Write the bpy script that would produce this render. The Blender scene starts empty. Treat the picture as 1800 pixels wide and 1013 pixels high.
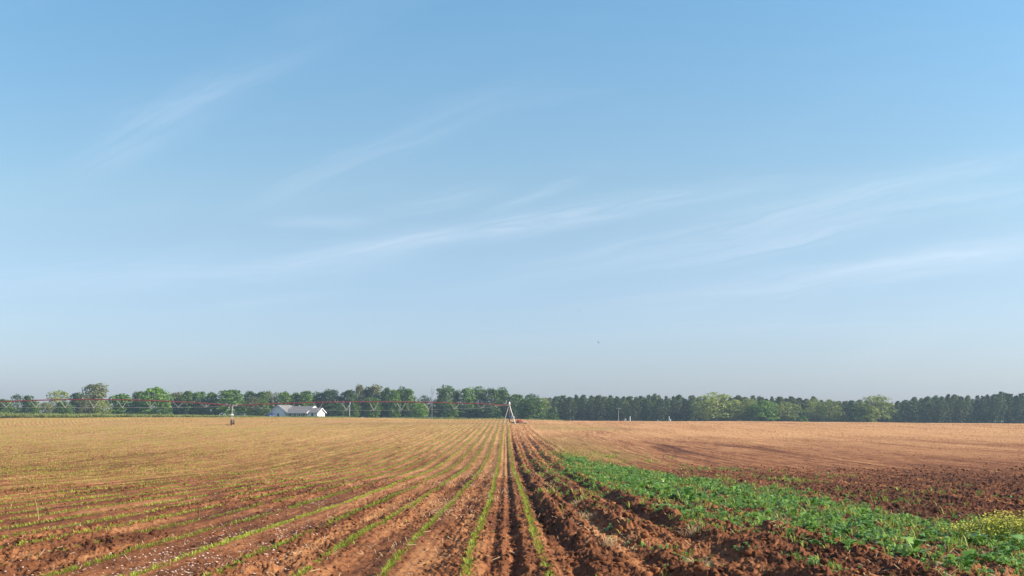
import bpy, bmesh, math, random
import numpy as np
from mathutils import Vector, Matrix

random.seed(7)
rng = np.random.default_rng(11)
S = bpy.context.scene
COL = S.collection
R = math.radians

# ------------------------------------------------------------------ camera
F = 2000.0            # focal length in pixels of the 1800 px wide photograph
PX, PY = 889.0, 734.0 # where the level line of sight meets the picture
CAMZ = 1.8
cam_d = bpy.data.cameras.new("camera")
cam = bpy.data.objects.new("camera", cam_d)
COL.objects.link(cam)
cam.location = (0, 0, CAMZ)
cam.rotation_euler = (R(90), 0, 0)
cam_d.sensor_width = 36.0
cam_d.lens = F / 1800 * 36
cam_d.shift_x = (900 - PX) / 1800
cam_d.shift_y = (PY - 506.5) / 1800
cam_d.clip_start = 0.1
cam_d.clip_end = 9000
cam_d.dof.use_dof = True
cam_d.dof.focus_distance = 75
cam_d.dof.aperture_fstop = 6.5
S.camera = cam

# ------------------------------------------------------------------ light
SUN_EL, SUN_AZ = 30.0, -9.0      # azimuth measured from +X towards +Y
el, az = R(SUN_EL), R(SUN_AZ)
sdir = Vector((math.cos(el) * math.cos(az), math.cos(el) * math.sin(az), math.sin(el)))
sun_d = bpy.data.lights.new("sun", 'SUN')
sun_d.energy = 5.0
sun_d.angle = R(0.5)
sun_d.color = (1.0, 0.90, 0.76)
sun = bpy.data.objects.new("sun", sun_d)
COL.objects.link(sun)
sun.rotation_euler = sdir.to_track_quat('Z', 'Y').to_euler()

S.view_settings.view_transform = 'Standard'
S.view_settings.look = 'None'
S.view_settings.gamma = 1.0
S.view_settings.use_curve_mapping = False
S.view_settings.exposure = 0.62
S.cycles.volume_bounces = 0
S.cycles.max_bounces = 6
S.cycles.use_denoising = True

SKY_STRENGTH = 0.115
w = bpy.data.worlds.new("World")
S.world = w
w.use_nodes = True
nt = w.node_tree
nt.nodes.clear()


class N:
    """small helper to write node trees as expressions"""
    def __init__(self, tree):
        self.t = tree

    def new(self, kind, **kw):
        n = self.t.nodes.new(kind)
        for k, v in kw.items():
            setattr(n, k, v)
        return n

    def link(self, a, b):
        self.t.links.new(a, b)

    def put(self, sock, v):
        if hasattr(v, 'is_output'):
            self.link(v, sock)
        else:
            sock.default_value = v

    def m(self, op, a, b=0.0, c=0.0, clamp=False):
        n = self.new('ShaderNodeMath', operation=op)
        n.use_clamp = clamp
        self.put(n.inputs[0], a)
        self.put(n.inputs[1], b)
        self.put(n.inputs[2], c)
        return n.outputs[0]

    def noise(self, vec, scale, detail=4.0, rough=0.55, dist=0.0):
        n = self.new('ShaderNodeTexNoise')
        self.link(vec, n.inputs['Vector'])
        n.inputs['Scale'].default_value = scale
        n.inputs['Detail'].default_value = detail
        n.inputs['Roughness'].default_value = rough
        n.inputs['Distortion'].default_value = dist
        return n.outputs['Fac']

    def mapr(self, v, a, b, c=0.0, d=1.0, smooth=True):
        n = self.new('ShaderNodeMapRange')
        n.interpolation_type = 'SMOOTHSTEP' if smooth else 'LINEAR'
        self.put(n.inputs[0], v)
        n.inputs[1].default_value = a
        n.inputs[2].default_value = b
        n.inputs[3].default_value = c
        n.inputs[4].default_value = d
        return n.outputs[0]

    def mix(self, f, a, b, mode='MIX'):
        n = self.new('ShaderNodeMix', data_type='RGBA', blend_type=mode)
        self.put(n.inputs['Factor'], f)
        self.put(n.inputs[6], a if hasattr(a, 'is_output') else (*a, 1))
        self.put(n.inputs[7], b if hasattr(b, 'is_output') else (*b, 1))
        return n.outputs[2]

    def comb(self, x, y, z=0.0):
        n = self.new('ShaderNodeCombineXYZ')
        self.put(n.inputs[0], x)
        self.put(n.inputs[1], y)
        self.put(n.inputs[2], z)
        return n.outputs[0]


q = N(nt)
sky = q.new('ShaderNodeTexSky', sky_type='NISHITA')
sky.sun_disc = False
sky.sun_elevation = el
sky.sun_rotation = R(90) - az
sky.altitude = 100
sky.air_density = 1.0
sky.dust_density = 0.9
sky.ozone_density = 3.0
tc = q.new('ShaderNodeTexCoord')
sep = q.new('ShaderNodeSeparateXYZ')
q.link(tc.outputs['Generated'], sep.inputs[0])
dy = q.m('MAXIMUM', sep.outputs[1], 0.05)
P = q.m('DIVIDE', sep.outputs[0], dy)      # bearing
Q = q.m('DIVIDE', sep.outputs[2], dy)      # elevation
# cirrus: (x0, y0, x1, y1, half thickness, strength), bearing / elevation given in photo pixels
STREAKS = [
    (560, 452, 1260, 338, 18, 0.95), (980, 470, 1800, 275, 26, 0.62), (1180, 460, 1820, 330, 22, 0.70),
    (1150, 535, 1850, 430, 28, 0.62), (1500, 480, 1900, 415, 22, 0.55),
    (0, 498, 620, 462, 26, 0.46), (150, 290, 390, 155, 36, 0.42), (450, 360, 860, 185, 26, 0.30),
    (490, 388, 640, 392, 11, 0.46), (640, 385, 850, 335, 16, 0.34), (870, 368, 1020, 318, 10, 0.40),
    (300, 190, 570, 85, 20, 0.30), (1000, 590, 1800, 555, 30, 0.22), (380, 540, 600, 512, 10, 0.2),
]
total = None
wv = q.comb(q.m('MULTIPLY', P, 3.0), q.m('MULTIPLY', Q, 9.0))
warp = q.m('SUBTRACT', q.noise(wv, 2.2, 3.0), 0.5)
Qw = q.m('ADD', Q, q.m('MULTIPLY', warp, 0.020))
for k, (x0, y0, x1, y1, hw, st) in enumerate(STREAKS):
    p0, p1 = (x0 - PX) / F, (x1 - PX) / F
    q0, q1 = (PY - y0) / F, (PY - y1) / F
    cx, cy = (p0 + p1) / 2, (q0 + q1) / 2
    L = math.hypot(p1 - p0, q1 - q0)
    c, s = (p1 - p0) / L, (q1 - q0) / L
    dp = q.m('SUBTRACT', P, cx)
    dq = q.m('SUBTRACT', Qw, cy)
    al = q.m('ADD', q.m('MULTIPLY', dp, c), q.m('MULTIPLY', dq, s))
    ac = q.m('SUBTRACT', q.m('MULTIPLY', dq, c), q.m('MULTIPLY', dp, s))
    fib = q.noise(q.comb(q.m('MULTIPLY', al, 5.0), q.m('MULTIPLY', ac, 75.0), k * 3.7), 1.0, 7.0, 0.68, 1.0)
    g = q.m('ADD', q.m('POWER', q.m('ABSOLUTE', q.m('DIVIDE', ac, hw / F)), 2.0),
            q.m('POWER', q.m('ABSOLUTE', q.m('DIVIDE', al, L * 0.55)), 3.0))
    e = q.m('POWER', 2.718, q.m('MULTIPLY', g, -1.0))
    d = q.m('MULTIPLY', q.m('MULTIPLY', e, q.mapr(fib, 0.22, 0.80)), st)
    total = d if total is None else q.m('ADD', total, d)
thin = q.noise(q.comb(q.m('ADD', q.m('MULTIPLY', P, 3.0), q.m('MULTIPLY', Q, 2.0)),
                      q.m('SUBTRACT', q.m('MULTIPLY', Q, 16.0), q.m('MULTIPLY', P, 3.2))), 1.3, 5.0, 0.55, 0.4)
total = q.m('ADD', total, q.mapr(thin, 0.48, 0.85, 0.0, 0.14))
total = q.m('MULTIPLY', total, q.mapr(sep.outputs[1], 0.1, 0.3))
total = q.m('MINIMUM', total, 0.8)
# air tint of that day: milky towards the horizon, clean blue higher up
tint = q.mix(q.mapr(Q, 0.02, 0.20, smooth=False), (0.80, 0.815, 1.04), (1.12, 1.09, 0.97))
tint = q.mix(q.mapr(Q, 0.17, 0.38, smooth=False), tint, (0.97, 1.27, 1.21))
tint = q.mix(q.mapr(Q, 0.42, 1.1, smooth=False), tint, (1.02, 1.0, 1.0))
side = q.mapr(P, -0.5, 0.5, 0.91, 0.99, False)      # brighter on the sun's side
tint = q.mix(1.0, tint, q.comb(side, side, side), 'MULTIPLY')
skyt = q.mix(1.0, sky.outputs[0], tint, 'MULTIPLY')
skyc = q.mix(q.m('MULTIPLY', total, 0.36), skyt, (6.0, 6.4, 7.0))
bg = q.new('ShaderNodeBackground')
q.link(skyc, bg.inputs[0])
bg.inputs[1].default_value = SKY_STRENGTH
wo = q.new('ShaderNodeOutputWorld')
q.link(bg.outputs[0], wo.inputs[0])


# ------------------------------------------------------------------ helpers
def tag(o, label=None, cat=None, group=None, kind=None):
    if label: o['label'] = label
    if cat: o['category'] = cat
    if group: o['group'] = group
    if kind: o['kind'] = kind
    return o


def empty(name, loc, label, cat, group=None, rz=0.0):
    o = bpy.data.objects.new(name, None)
    COL.objects.link(o)
    o.location = loc
    o.rotation_euler = (0, 0, rz)
    o.empty_display_size = 0.2
    return tag(o, label, cat, group)


def np_mesh(name, verts, faces, mats=None, smooth=False):
    """faces: (M,3) or (M,4) int array"""
    me = bpy.data.meshes.new(name)
    verts = np.asarray(verts, dtype=np.float32)
    faces = np.asarray(faces, dtype=np.int32)
    k = faces.shape[1]
    me.vertices.add(len(verts))
    me.vertices.foreach_set('co', verts.ravel())
    me.loops.add(faces.size)
    me.loops.foreach_set('vertex_index', faces.ravel())
    me.polygons.add(len(faces))
    me.polygons.foreach_set('loop_start', np.arange(0, faces.size, k, dtype=np.int32))
    if smooth:
        me.polygons.foreach_set('use_smooth', np.ones(len(faces), dtype=bool))
    me.update(calc_edges=True)
    for m in (mats or []):
        me.materials.append(m)
    return me


def link(name, me, parent=None):
    o = bpy.data.objects.new(name, me)
    COL.objects.link(o)
    if parent is not None:
        o.parent = parent
    return o


class MB:
    """collects boxes, tubes and polygons into one mesh"""
    def __init__(self):
        self.bm = bmesh.new()

    def box(self, c, d, rz=0.0, bev=0.0):
        r = bmesh.ops.create_cube(self.bm, size=1.0)
        M = Matrix.Translation(c) @ Matrix.Rotation(rz, 4, 'Z') @ Matrix.Diagonal((*d, 1))
        bmesh.ops.transform(self.bm, matrix=M, verts=r['verts'])
        if bev:
            ed = list({e for v in r['verts'] for e in v.link_edges})
            bmesh.ops.bevel(self.bm, geom=ed, offset=bev, segments=2, affect='EDGES')
        return self

    def tube(self, a, b, r0, r1=None, seg=10):
        a, b = Vector(a), Vector(b)
        r1 = r0 if r1 is None else r1
        d = b - a
        r = bmesh.ops.create_cone(self.bm, cap_ends=True, segments=seg, radius1=r0, radius2=r1, depth=d.length)
        M = Matrix.Translation((a + b) / 2) @ d.to_track_quat('Z', 'Y').to_matrix().to_4x4()
        bmesh.ops.transform(self.bm, matrix=M, verts=r['verts'])
        return self

    def path(self, pts, r, seg=10):
        for a, b in zip(pts[:-1], pts[1:]):
            self.tube(a, b, r, seg=seg)
        for p in pts[1:-1]:
            s = bmesh.ops.create_icosphere(self.bm, subdivisions=1, radius=r * 1.03)
            bmesh.ops.translate(self.bm, vec=p, verts=s['verts'])
        return self

    def poly(self, pts):
        self.bm.faces.new([self.bm.verts.new(p) for p in pts])
        return self

    def prism(self, pts, vec):
        """extrude polygon pts by vec"""
        vec = Vector(vec)
        a = [self.bm.verts.new(p) for p in pts]
        b = [self.bm.verts.new(Vector(p) + vec) for p in pts]
        n = len(pts)
        self.bm.faces.new(a[::-1])
        self.bm.faces.new(b)
        for i in range(n):
            self.bm.faces.new([a[i], a[(i + 1) % n], b[(i + 1) % n], b[i]])
        return self

    def build(self, name, mat, parent=None, smooth=False):
        bmesh.ops.recalc_face_normals(self.bm, faces=self.bm.faces)
        me = bpy.data.meshes.new(name)
        self.bm.to_mesh(me)
        self.bm.free()
        me.materials.append(mat)
        if smooth:
            me.polygons.foreach_set('use_smooth', np.ones(len(me.polygons), dtype=bool))
        return link(name, me, parent)


def mat_simple(name, col, rough=0.7, metal=0.0, var=0.15, scale=3.0, spec=0.4):
    m = bpy.data.materials.new(name)
    m.use_nodes = True
    t = N(m.node_tree)
    b = m.node_tree.nodes['Principled BSDF']
    co = t.new('ShaderNodeTexCoord').outputs['Object']
    f = t.noise(co, scale, 5.0)
    c = t.mix(t.mapr(f, 0.3, 0.7), [x * (1 - var) for x in col], [min(1, x * (1 + var)) for x in col])
    t.link(c, b.inputs['Base Color'])
    b.inputs['Roughness'].default_value = rough
    b.inputs['Metallic'].default_value = metal
    b.inputs['Specular IOR Level'].default_value = spec
    return m


def mat_leaf(name, c0, c1, rough=0.5, trans=0.35, scale=0.6, spec=0.3, obvar=0.25):
    m = bpy.data.materials.new(name)
    m.use_nodes = True
    t = N(m.node_tree)
    nodes = m.node_tree.nodes
    b = nodes['Principled BSDF']
    geo = t.new('ShaderNodeNewGeometry')
    co = t.new('ShaderNodeTexCoord').outputs['Object']
    oi = t.new('ShaderNodeObjectInfo')
    f = t.mapr(t.noise(co, scale, 3.0), 0.35, 0.65)
    f = t.m('ADD', t.m('MULTIPLY', f, 0.6), t.m('MULTIPLY', geo.outputs['Random Per Island'], 0.4))
    c = t.mix(f, c0, c1)
    k = t.m('ADD', 1.0 - obvar, t.m('MULTIPLY', oi.outputs['Random'], 2 * obvar))
    c = t.mix(1.0, c, t.comb(k, k, k), 'MULTIPLY')
    t.link(c, b.inputs['Base Color'])
    b.inputs['Roughness'].default_value = rough
    b.inputs['Specular IOR Level'].default_value = spec
    tr = t.new('ShaderNodeBsdfTranslucent')
    t.link(c, tr.inputs[0])
    mx = t.new('ShaderNodeMixShader')
    mx.inputs[0].default_value = trans
    t.link(b.outputs[0], mx.inputs[1])
    t.link(tr.outputs[0], mx.inputs[2])
    t.link(mx.outputs[0], nodes['Material Output'].inputs['Surface'])
    return m


# numpy value noise -------------------------------------------------
_perm = rng.permutation(4096).astype(np.int64)
_val = rng.random(4096).astype(np.float32)


def vnoise(x, y):
    xi, yi = np.floor(x).astype(np.int64), np.floor(y).astype(np.int64)
    fx, fy = (x - xi).astype(np.float32), (y - yi).astype(np.float32)
    fx = fx * fx * (3 - 2 * fx)
    fy = fy * fy * (3 - 2 * fy)

    def h(a, b):
        return _val[(_perm[(a & 4095)] + b * 57) & 4095]
    v00, v10, v01, v11 = h(xi, yi), h(xi + 1, yi), h(xi, yi + 1), h(xi + 1, yi + 1)
    a = v00 + (v10 - v00) * fx
    b = v01 + (v11 - v01) * fx
    return a + (b - a) * fy


def fbm(x, y, octs=4, rough=0.5):
    s = 0
    a, tot = 1.0, 0.0
    for k in range(octs):
        s = s + a * vnoise(x * 2 ** k + 17.3 * k, y * 2 ** k - 9.1 * k)
        tot += a
        a *= rough
    return s / tot


def sstep(a, b, x):
    t = np.clip((x - a) / (b - a), 0, 1)
    return t * t * (3 - 2 * t)


# ------------------------------------------------------------------ terrain
ZN = np.array([(0, .25), (12, .04), (21, -.2), (37, -.6), (67, -1.25), (100, -1.32), (135, -1.24), (180, -.97),
               (235, -.5), (270, -.28), (300, 0), (315, -.05), (400, -.45), (520, -1.3), (1000, -2.0), (4000, -2.5)])
ZF = np.array([(-400, 1.3), (-135, 1.57), (-95, 1.80), (-60, 1.82), (-40, 1.68), (-22, 1.36), (0, 1.38), (16, .95),
               (45, .80), (75, .68), (135, .20), (220, -.2), (600, -.4)])


def _smooth_curve(tab, lo, hi, n, win):
    xs = np.linspace(lo, hi, n)
    ys = np.interp(xs, tab[:, 0], tab[:, 1])
    k = np.hanning(win)
    k /= k.sum()
    pad = win // 2
    ys = np.convolve(np.pad(ys, pad, mode='edge'), k, 'same')[pad:-pad]
    return xs, ys


_znx, _zny = _smooth_curve(ZN, 0, 4000, 8001, 33)
_zfx, _zfy = _smooth_curve(ZF, -600, 600, 1201, 15)


def zbase(X, Y):
    s = sstep(60, 300, Y)
    dip = -0.40 * np.exp(-((X + 52) / 32.0) ** 2 - ((Y - 214) / 32.0) ** 2) - 0.15 * np.exp(-(X / 22.0) ** 2 - ((Y - 228) / 24.0) ** 2)
    return np.interp(Y, _znx, _zny) + s * np.interp(X, _zfx, _zfy) + dip


def zb(X, Y):
    return float(zbase(np.array([X], float), np.array([Y], float))[0])


def at(px, D):
    return (px - PX) / F * D


def zpy(py, D):
    return CAMZ + (PY - py) * D / F


ROW = 0.91


def row_x(X0, Y):
    """the seed rows wander a little"""
    return X0 + 0.16 * (fbm(Y / 9.0, np.full_like(Y, 3.3), 3) - 0.5) + 0.07 * (fbm(Y / 3.0, np.full_like(Y, X0 * 1.7), 2) - 0.5)


def patch_edges(Y):
    """left and right limit of the strip of green ground cover"""
    l = np.interp(Y, [8, 14, 17, 24, 46, 66, 94], [5.2, 4.6, 3.9, 3.15, 2.95, 3.4, 4.0])
    r = np.interp(Y, [8, 18, 25, 35, 45, 60, 70, 82, 94], [8.2, 8.5, 8.8, 9.0, 8.3, 7.3, 6.6, 5.6, 4.2])
    return l, r


def patch_density(X, Y):
    l, r = patch_edges(Y)
    n = fbm(X * 1.1 + 5, Y * 0.5, 3)
    n2 = fbm(X * 3.0 + 50, Y * 1.0, 2)
    d = sstep(-0.35, 1.0, X - l + (n - 0.5) * 2.4) * sstep(-0.5, 1.0, r - X + (n - 0.5) * 2.2)
    d = d * sstep(97, 84, Y)
    # loose plants between the ridges on the left of the patch
    loose = sstep(0.56, 0.72, fbm(X * 1.6 + 31, Y * 0.6, 3)) * sstep(1.4, 2.0, X) * (X < l) * (Y < 80) * 0.45
    loose2 = sstep(0.55, 0.7, fbm(X * 0.8 + 81, Y * 0.25 + 4, 3)) * (X > r) * (X < r + 9) * (Y < 70) * 0.10
    hole = 1 - 0.9 * sstep(0.52, 0.66, n2)
    return np.clip(d * hole + loose + loose2, 0, 1)


def height(X, Y):
    z = zbase(X, Y).astype(np.float32)
    near = np.clip(1.4 - Y / 70.0, 0.25, 1.0)
    # ---------- planted field
    left = sstep(0.72, 0.52, X)
    xr = X - 0.16 * (fbm(Y / 9.0, np.full_like(Y, 3.3), 3) - 0.5)
    ph = (xr + ROW / 2) / ROW
    fr = ph - np.floor(ph)                       # 0 at a seed row
    bed = np.cos(2 * np.pi * fr)
    c1 = fbm(X * 5.0, Y * 3.0, 3)
    c2 = np.abs(vnoise(X * 11, Y * 7) - 0.5)
    c3 = vnoise(X * 24, Y * 15) + 0.7 * vnoise(X * 47 + 3, Y * 26)
    rough = sstep(0.35, 0.65, fbm(X * 0.7 + 3, Y * 0.13, 3))
    zl = 0.028 * bed + (0.05 + 0.10 * rough) * (c1 - 0.5) * (1 - 0.5 * np.clip(bed, 0, 1)) + (0.03 + 0.06 * rough) * (0.25 - c2) + (0.012 + 0.022 * rough) * c3
    # wheel ruts between the two nearest rows
    track = np.exp(-((X - 0.10) / 0.085) ** 2) + 0.55 * np.exp(-((X + 0.19) / 0.07) ** 2)
    berm = np.exp(-((X + 0.04) / 0.06) ** 2) + 0.8 * np.exp(-((X - 0.25) / 0.06) ** 2)
    zl = zl - 0.052 * track * (0.4 + 1.2 * c1) + 0.03 * berm * (0.3 + c1 * 1.4)
    # ---------- ploughed strip
    xo = X + 0.30 * (fbm(Y / 3.5, X * 0.25 + 7, 3) - 0.5)
    plough = sstep(0.58, 0.85, X) * sstep(11.5, 8.5, X - 0.2 * Y * (Y > 200))
    ridge = np.zeros_like(X)
    for x0, wd, a in ((1.04, .17, .11), (1.36, .10, .07), (1.98, .20, .09), (2.40, .12, .05), (3.20, .24, .09), (3.75, .16, .05), (4.6, .3, .05)):
        ridge += a * np.exp(-((xo - x0) / wd) ** 2)
    for x0, wd, a in ((0.78, .10, .085), (1.68, .18, .06), (2.80, .18, .06)):
        ridge -= a * np.exp(-((xo - x0) / wd) ** 2)
    lump = np.abs(fbm(X * 2.6, Y * 1.5, 3) - 0.5) * 2
    cl = fbm(X * 4.5 + 9, Y * 2.8, 5, 0.68)
    pathm = np.exp(-((xo - 1.68) / 0.20) ** 2) + 0.6 * np.exp(-((xo - 2.8) / 0.22) ** 2)
    zp = ridge * (0.5 + 1.3 * sstep(0.3, 0.7, fbm(X * 0.9, Y * 0.9, 3))) + 0.28 * (1 - 0.75 * pathm) * (cl - 0.5) * (0.45 + 1.2 * lump) + 0.10 * (0.25 - c2) + 0.035 * c3
    fade = sstep(240, 60, Y)
    # dark cloddy ground on the far side of the ground cover
    rp = sstep(7.5, 9.5, X) * sstep(85, 45, Y)
    zc = 0.26 * (fbm(X * 3.2 + 40, Y * 2.0, 5, 0.65) - 0.5) + 0.12 * (0.25 - c2) + 0.035 * c3
    zs = 0.10 * (fbm(X * 1.4, Y * 0.10 + 2, 3) - 0.5) + 0.09 * (fbm(X * 4.0, Y * 0.8, 3, 0.7) - 0.5)
    zr = zc * rp + zs * (1 - rp)
    r_ = sstep(0.55, 0.75, X)
    pl = sstep(8.5, 6.5, X) * np.maximum(fade, 0.0)
    zright = zp * pl + zr * (1 - pl)
    # two curved tyre tracks at the far end of the ploughed strip
    for x0, b in ((3.2, 0.00042), (4.1, 0.00052)):
        xt = x0 + b * np.clip(150 - Y, 0, 200) ** 2 * 0
        tr = np.exp(-((X - xt - 0.012 * np.clip(170 - Y, 0, 90) * 0.8) / 0.22) ** 2) * sstep(60, 80, Y) * sstep(232, 210, Y)
        zright = zright - 0.07 * tr * (0.3 + 1.2 * lump) + 0.05 * np.exp(-((X - xt - 0.4 - 0.012 * np.clip(170 - Y, 0, 90) * 0.8) / 0.22) ** 2) * (tr * 0 + 1) * sstep(60, 80, Y) * sstep(232, 210, Y)
    for (xa, ya), (xb, yb), dep in (((7.5, 196), (17, 172), .16), ((9.5, 168), (15.5, 128), .14), ((13, 172), (19, 140), .10),
                                    ((22, 125), (27, 104), .12), ((40, 190), (58, 140), .10), ((60, 210), (95, 160), .10), ((30, 230), (62, 205), .12)):
        tt = np.clip((Y - yb) / (ya - yb), 0, 1)
        xl = xb + (xa - xb) * tt + 1.2 * (fbm(Y / 14.0, np.full_like(Y, xa), 2) - 0.5)
        inr = sstep(0, .1, tt) * sstep(1, .9, tt)
        zright = zright + dep * inr * (np.exp(-((X - xl + .22) / .20) ** 2) - np.exp(-((X - xl - .22) / .22) ** 2)) * (0.3 + 1.2 * cl)
    z = z + (zl * left + zright * r_ * (1 - left)) * sstep(330, 300, Y)
    z = z + 0.25 * (fbm(X / 14.0, Y / 20.0, 2) - 0.5) * sstep(60, 120, Y)
    return z


def masks(X, Y):
    n1 = fbm(X / 9.0 + 3, Y / 24.0, 3)
    n2 = fbm(X / 3.0 + 13, Y / 30.0 + 5, 3)
    n3 = fbm(X * 1.5 + 1, Y * 0.35, 3)
    left = (X < 0.62)
    dl = np.interp(Y, [8, 25, 45, 70, 100, 140, 190, 300], [.26, .28, .31, .38, .50, .72, .86, .92]) + (n1 - 0.5) * 0.26 + (n3 - 0.5) * 0.28
    # left-hand side a bit browner
    dr = np.interp(Y, [8, 28, 46, 66, 90, 130, 180, 250, 300], [.24, .06, .09, .24, .45, .66, .95, .93, .88])
    dr = dr + (n1 - 0.5) * 0.45 * sstep(50, 110, Y) + (n2 - 0.5) * 0.50 * sstep(50, 110, Y) + (n3 - .5) * .15
    # damp patch beyond the ground cover
    dr = dr - (0.6 * sstep(0.42, 0.66, n2)) * np.exp(-(((X - 18) / 12.0) ** 2 + ((Y - 112) / 24.0) ** 2))
    strip = sstep(0.6, 0.7, X) * sstep(4.5, 2.5, X) * sstep(235, 180, Y)
    dr = dr * (1 - 0.75 * strip) + 0.15 * strip + 0.5 * strip * sstep(70, 200, Y)
    path = np.exp(-((X - 1.62) / 0.16) ** 2) * sstep(45, 15, Y)
    dr = dr + 0.35 * path
    dry = np.where(left, dl, dr)
    # thin film of weeds
    wl = np.interp(Y, [8, 60, 110, 180, 235, 260, 300], [0, .03, .14, .13, .10, .08, .04]) * sstep(0.40, 0.62, fbm(X / 6.0 + 9, Y / 15.0, 3)) * 1.4
    head = np.exp(-((Y - 236) / 9.0) ** 2) * sstep(-60, -25, X) * sstep(24, 12, X) * 0.8
    head2 = np.exp(-((Y - 205) / 14.0) ** 2) * sstep(4, 7, X) * sstep(26, 16, X) * 1.0
    edge = np.exp(-((Y - 92) / 16.0) ** 2) * sstep(2.5, 3.5, X) * sstep(13, 7, X) * 1.0
    hz = np.exp(-((Y - 130) / 30.0) ** 2) * sstep(3, 5, X) * sstep(13, 8, X) * 0.6
    weed = np.where(left, wl * 0.75 + 0.16 * sstep(30, 80, Y), 0) + (head + head2 + edge + hz) * (0.4 + 0.9 * n3)
    grass = sstep(306, 312, Y)
    return np.clip(dry, 0, 1), np.clip(weed, 0, 1), grass


def mat_soil():
    m = bpy.data.materials.new("red_soil")
    m.use_nodes = True
    t = N(m.node_tree)
    b = m.node_tree.nodes['Principled BSDF']
    a = t.new('ShaderNodeAttribute', attribute_name="cover")
    sp = t.new('ShaderNodeSeparateColor')
    t.link(a.outputs['Color'], sp.inputs[0])
    geo = t.new('ShaderNodeNewGeometry')
    pos = geo.outputs['Position']
    mp = t.new('ShaderNodeMapping')
    t.link(pos, mp.inputs[0])
    mp.inputs['Scale'].default_value = (1.0, 0.16, 1.0)
    st = mp.outputs[0]
    f1 = t.noise(st, 1.6, 6.0, 0.65)
    f2 = t.noise(pos, 9.0, 5.0, 0.65)
    f3 = t.noise(pos, 45.0, 3.0, 0.6)
    d = t.m('ADD', sp.outputs[0], t.m('MULTIPLY', t.m('SUBTRACT', f1, 0.5), 1.0))
    mp2 = t.new('ShaderNodeMapping')
    t.link(pos, mp2.inputs[0])
    mp2.inputs['Rotation'].default_value = (0, 0, R(2))
    mp2.inputs['Scale'].default_value = (2.2, 0.035, 1.0)
    f5 = t.noise(mp2.outputs[0], 1.0, 6.0, 0.7, 0.3)
    d = t.m('ADD', d, t.m('MULTIPLY', t.m('SUBTRACT', f5, 0.5), 1.6))
    d = t.m('ADD', d, t.m('MULTIPLY', t.m('SUBTRACT', f2, 0.5), 0.7), clamp=True)
    c = t.mix(t.mapr(d, 0.0, 0.36, smooth=False), (0.085, 0.032, 0.016), (0.250, 0.098, 0.040))
    c = t.mix(t.mapr(d, 0.30, 1.0, smooth=False), c, (0.57, 0.31, 0.135))
    c = t.mix(t.m('MULTIPLY', t.mapr(f3, 0.52, 0.75), 0.35), c, (0.36, 0.19, 0.10))
    c = t.mix(t.m('MULTIPLY', t.mapr(f2, 0.50, 0.30), 0.45), c, (0.085, 0.030, 0.016))
    wd = t.m('MULTIPLY', sp.outputs[1], t.mapr(f2, 0.35, 0.62))
    c = t.mix(wd, c, (0.20, 0.19, 0.035))
    gcol = t.mix(f2, (0.045, 0.075, 0.020), (0.09, 0.12, 0.03))
    c = t.mix(sp.outputs[2], c, gcol)
    t.link(c, b.inputs['Base Color'])
    b.inputs['Roughness'].default_value = 0.95
    b.inputs['Specular IOR Level'].default_value = 0.1
    bp = t.new('ShaderNodeBump')
    bp.inputs['Strength'].default_value = 0.7
    bp.inputs['Distance'].default_value = 0.03
    t.link(t.noise(pos, 22.0, 5.0, 0.7), bp.inputs['Height'])
    t.link(bp.outputs[0], b.inputs['Normal'])
    return m


M_SOIL = mat_soil()


def build_ground():
    ys = [6.0]
    while ys[-1] < 330:
        ys.append(ys[-1] + max(0.02, 0.028 * (ys[-1] / 10.0) ** 1.4))
    while ys[-1] < 1150:
        ys.append(ys[-1] * 1.05)
    ys = np.array(ys)
    ts = np.concatenate([np.linspace(-0.95, -0.53, 120)[:-1], np.linspace(-0.53, 0.53, 1500), np.linspace(0.53, 0.95, 120)[1:]])
    T, Y = np.meshgrid(ts, ys)
    X = T * Y
    Z = np.empty_like(X)
    A = np.zeros((*X.shape, 4), dtype=np.float32)
    for i in range(0, len(ys), 100):
        sl = slice(i, i + 100)
        Z[sl] = height(X[sl], Y[sl])
        A[sl, :, 0], A[sl, :, 1], A[sl, :, 2] = masks(X[sl], Y[sl])
    A[..., 3] = 1
    ny, nx = X.shape
    V = np.stack([X, Y, Z], -1).reshape(-1, 3)
    A = A.reshape(-1, 4)
    idx = np.arange(ny * nx).reshape(ny, nx)
    Fq = np.stack([idx[:-1, :-1], idx[:-1, 1:], idx[1:, 1:], idx[1:, :-1]], -1).reshape(-1, 4)
    fx, fy = V[Fq[:, 0], 0], V[Fq[:, 0], 1]
    far = fy > 309
    crop = (fx < 0.62) & ~far
    plo = (fx >= 0.62) & (fx < 9.2) & (fy < 236) & ~far & ((fx < 4.2) | (fy < 76))
    bare = ~far & ~crop & ~plo
    for name, sel in (("crop_field", crop), ("ploughed_field", plo), ("bare_field", bare), ("ground", far)):
        f = Fq[sel]
        u, inv = np.unique(f, return_inverse=True)
        me = np_mesh(name, V[u], inv.reshape(f.shape), [M_SOIL], smooth=True)
        at_ = me.attributes.new("cover", 'FLOAT_COLOR', 'POINT')
        at_.data.foreach_set('color', A[u].ravel())
        tag(link(name, me), kind='structure')
    # wide plain that carries on behind and beside the fields
    g = np.array([(-1250, -1250, -5.0), (1250, -1250, -5.0), (1250, 1250, -5.0), (-1250, 1250, -5.0)])
    tag(link("terrain", np_mesh("terrain", g, np.array([[0, 1, 2, 3]]), [M_SOIL])), kind='structure')


build_ground()


def hz(X, Y):
    return height(np.asarray(X, float), np.asarray(Y, float))


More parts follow.
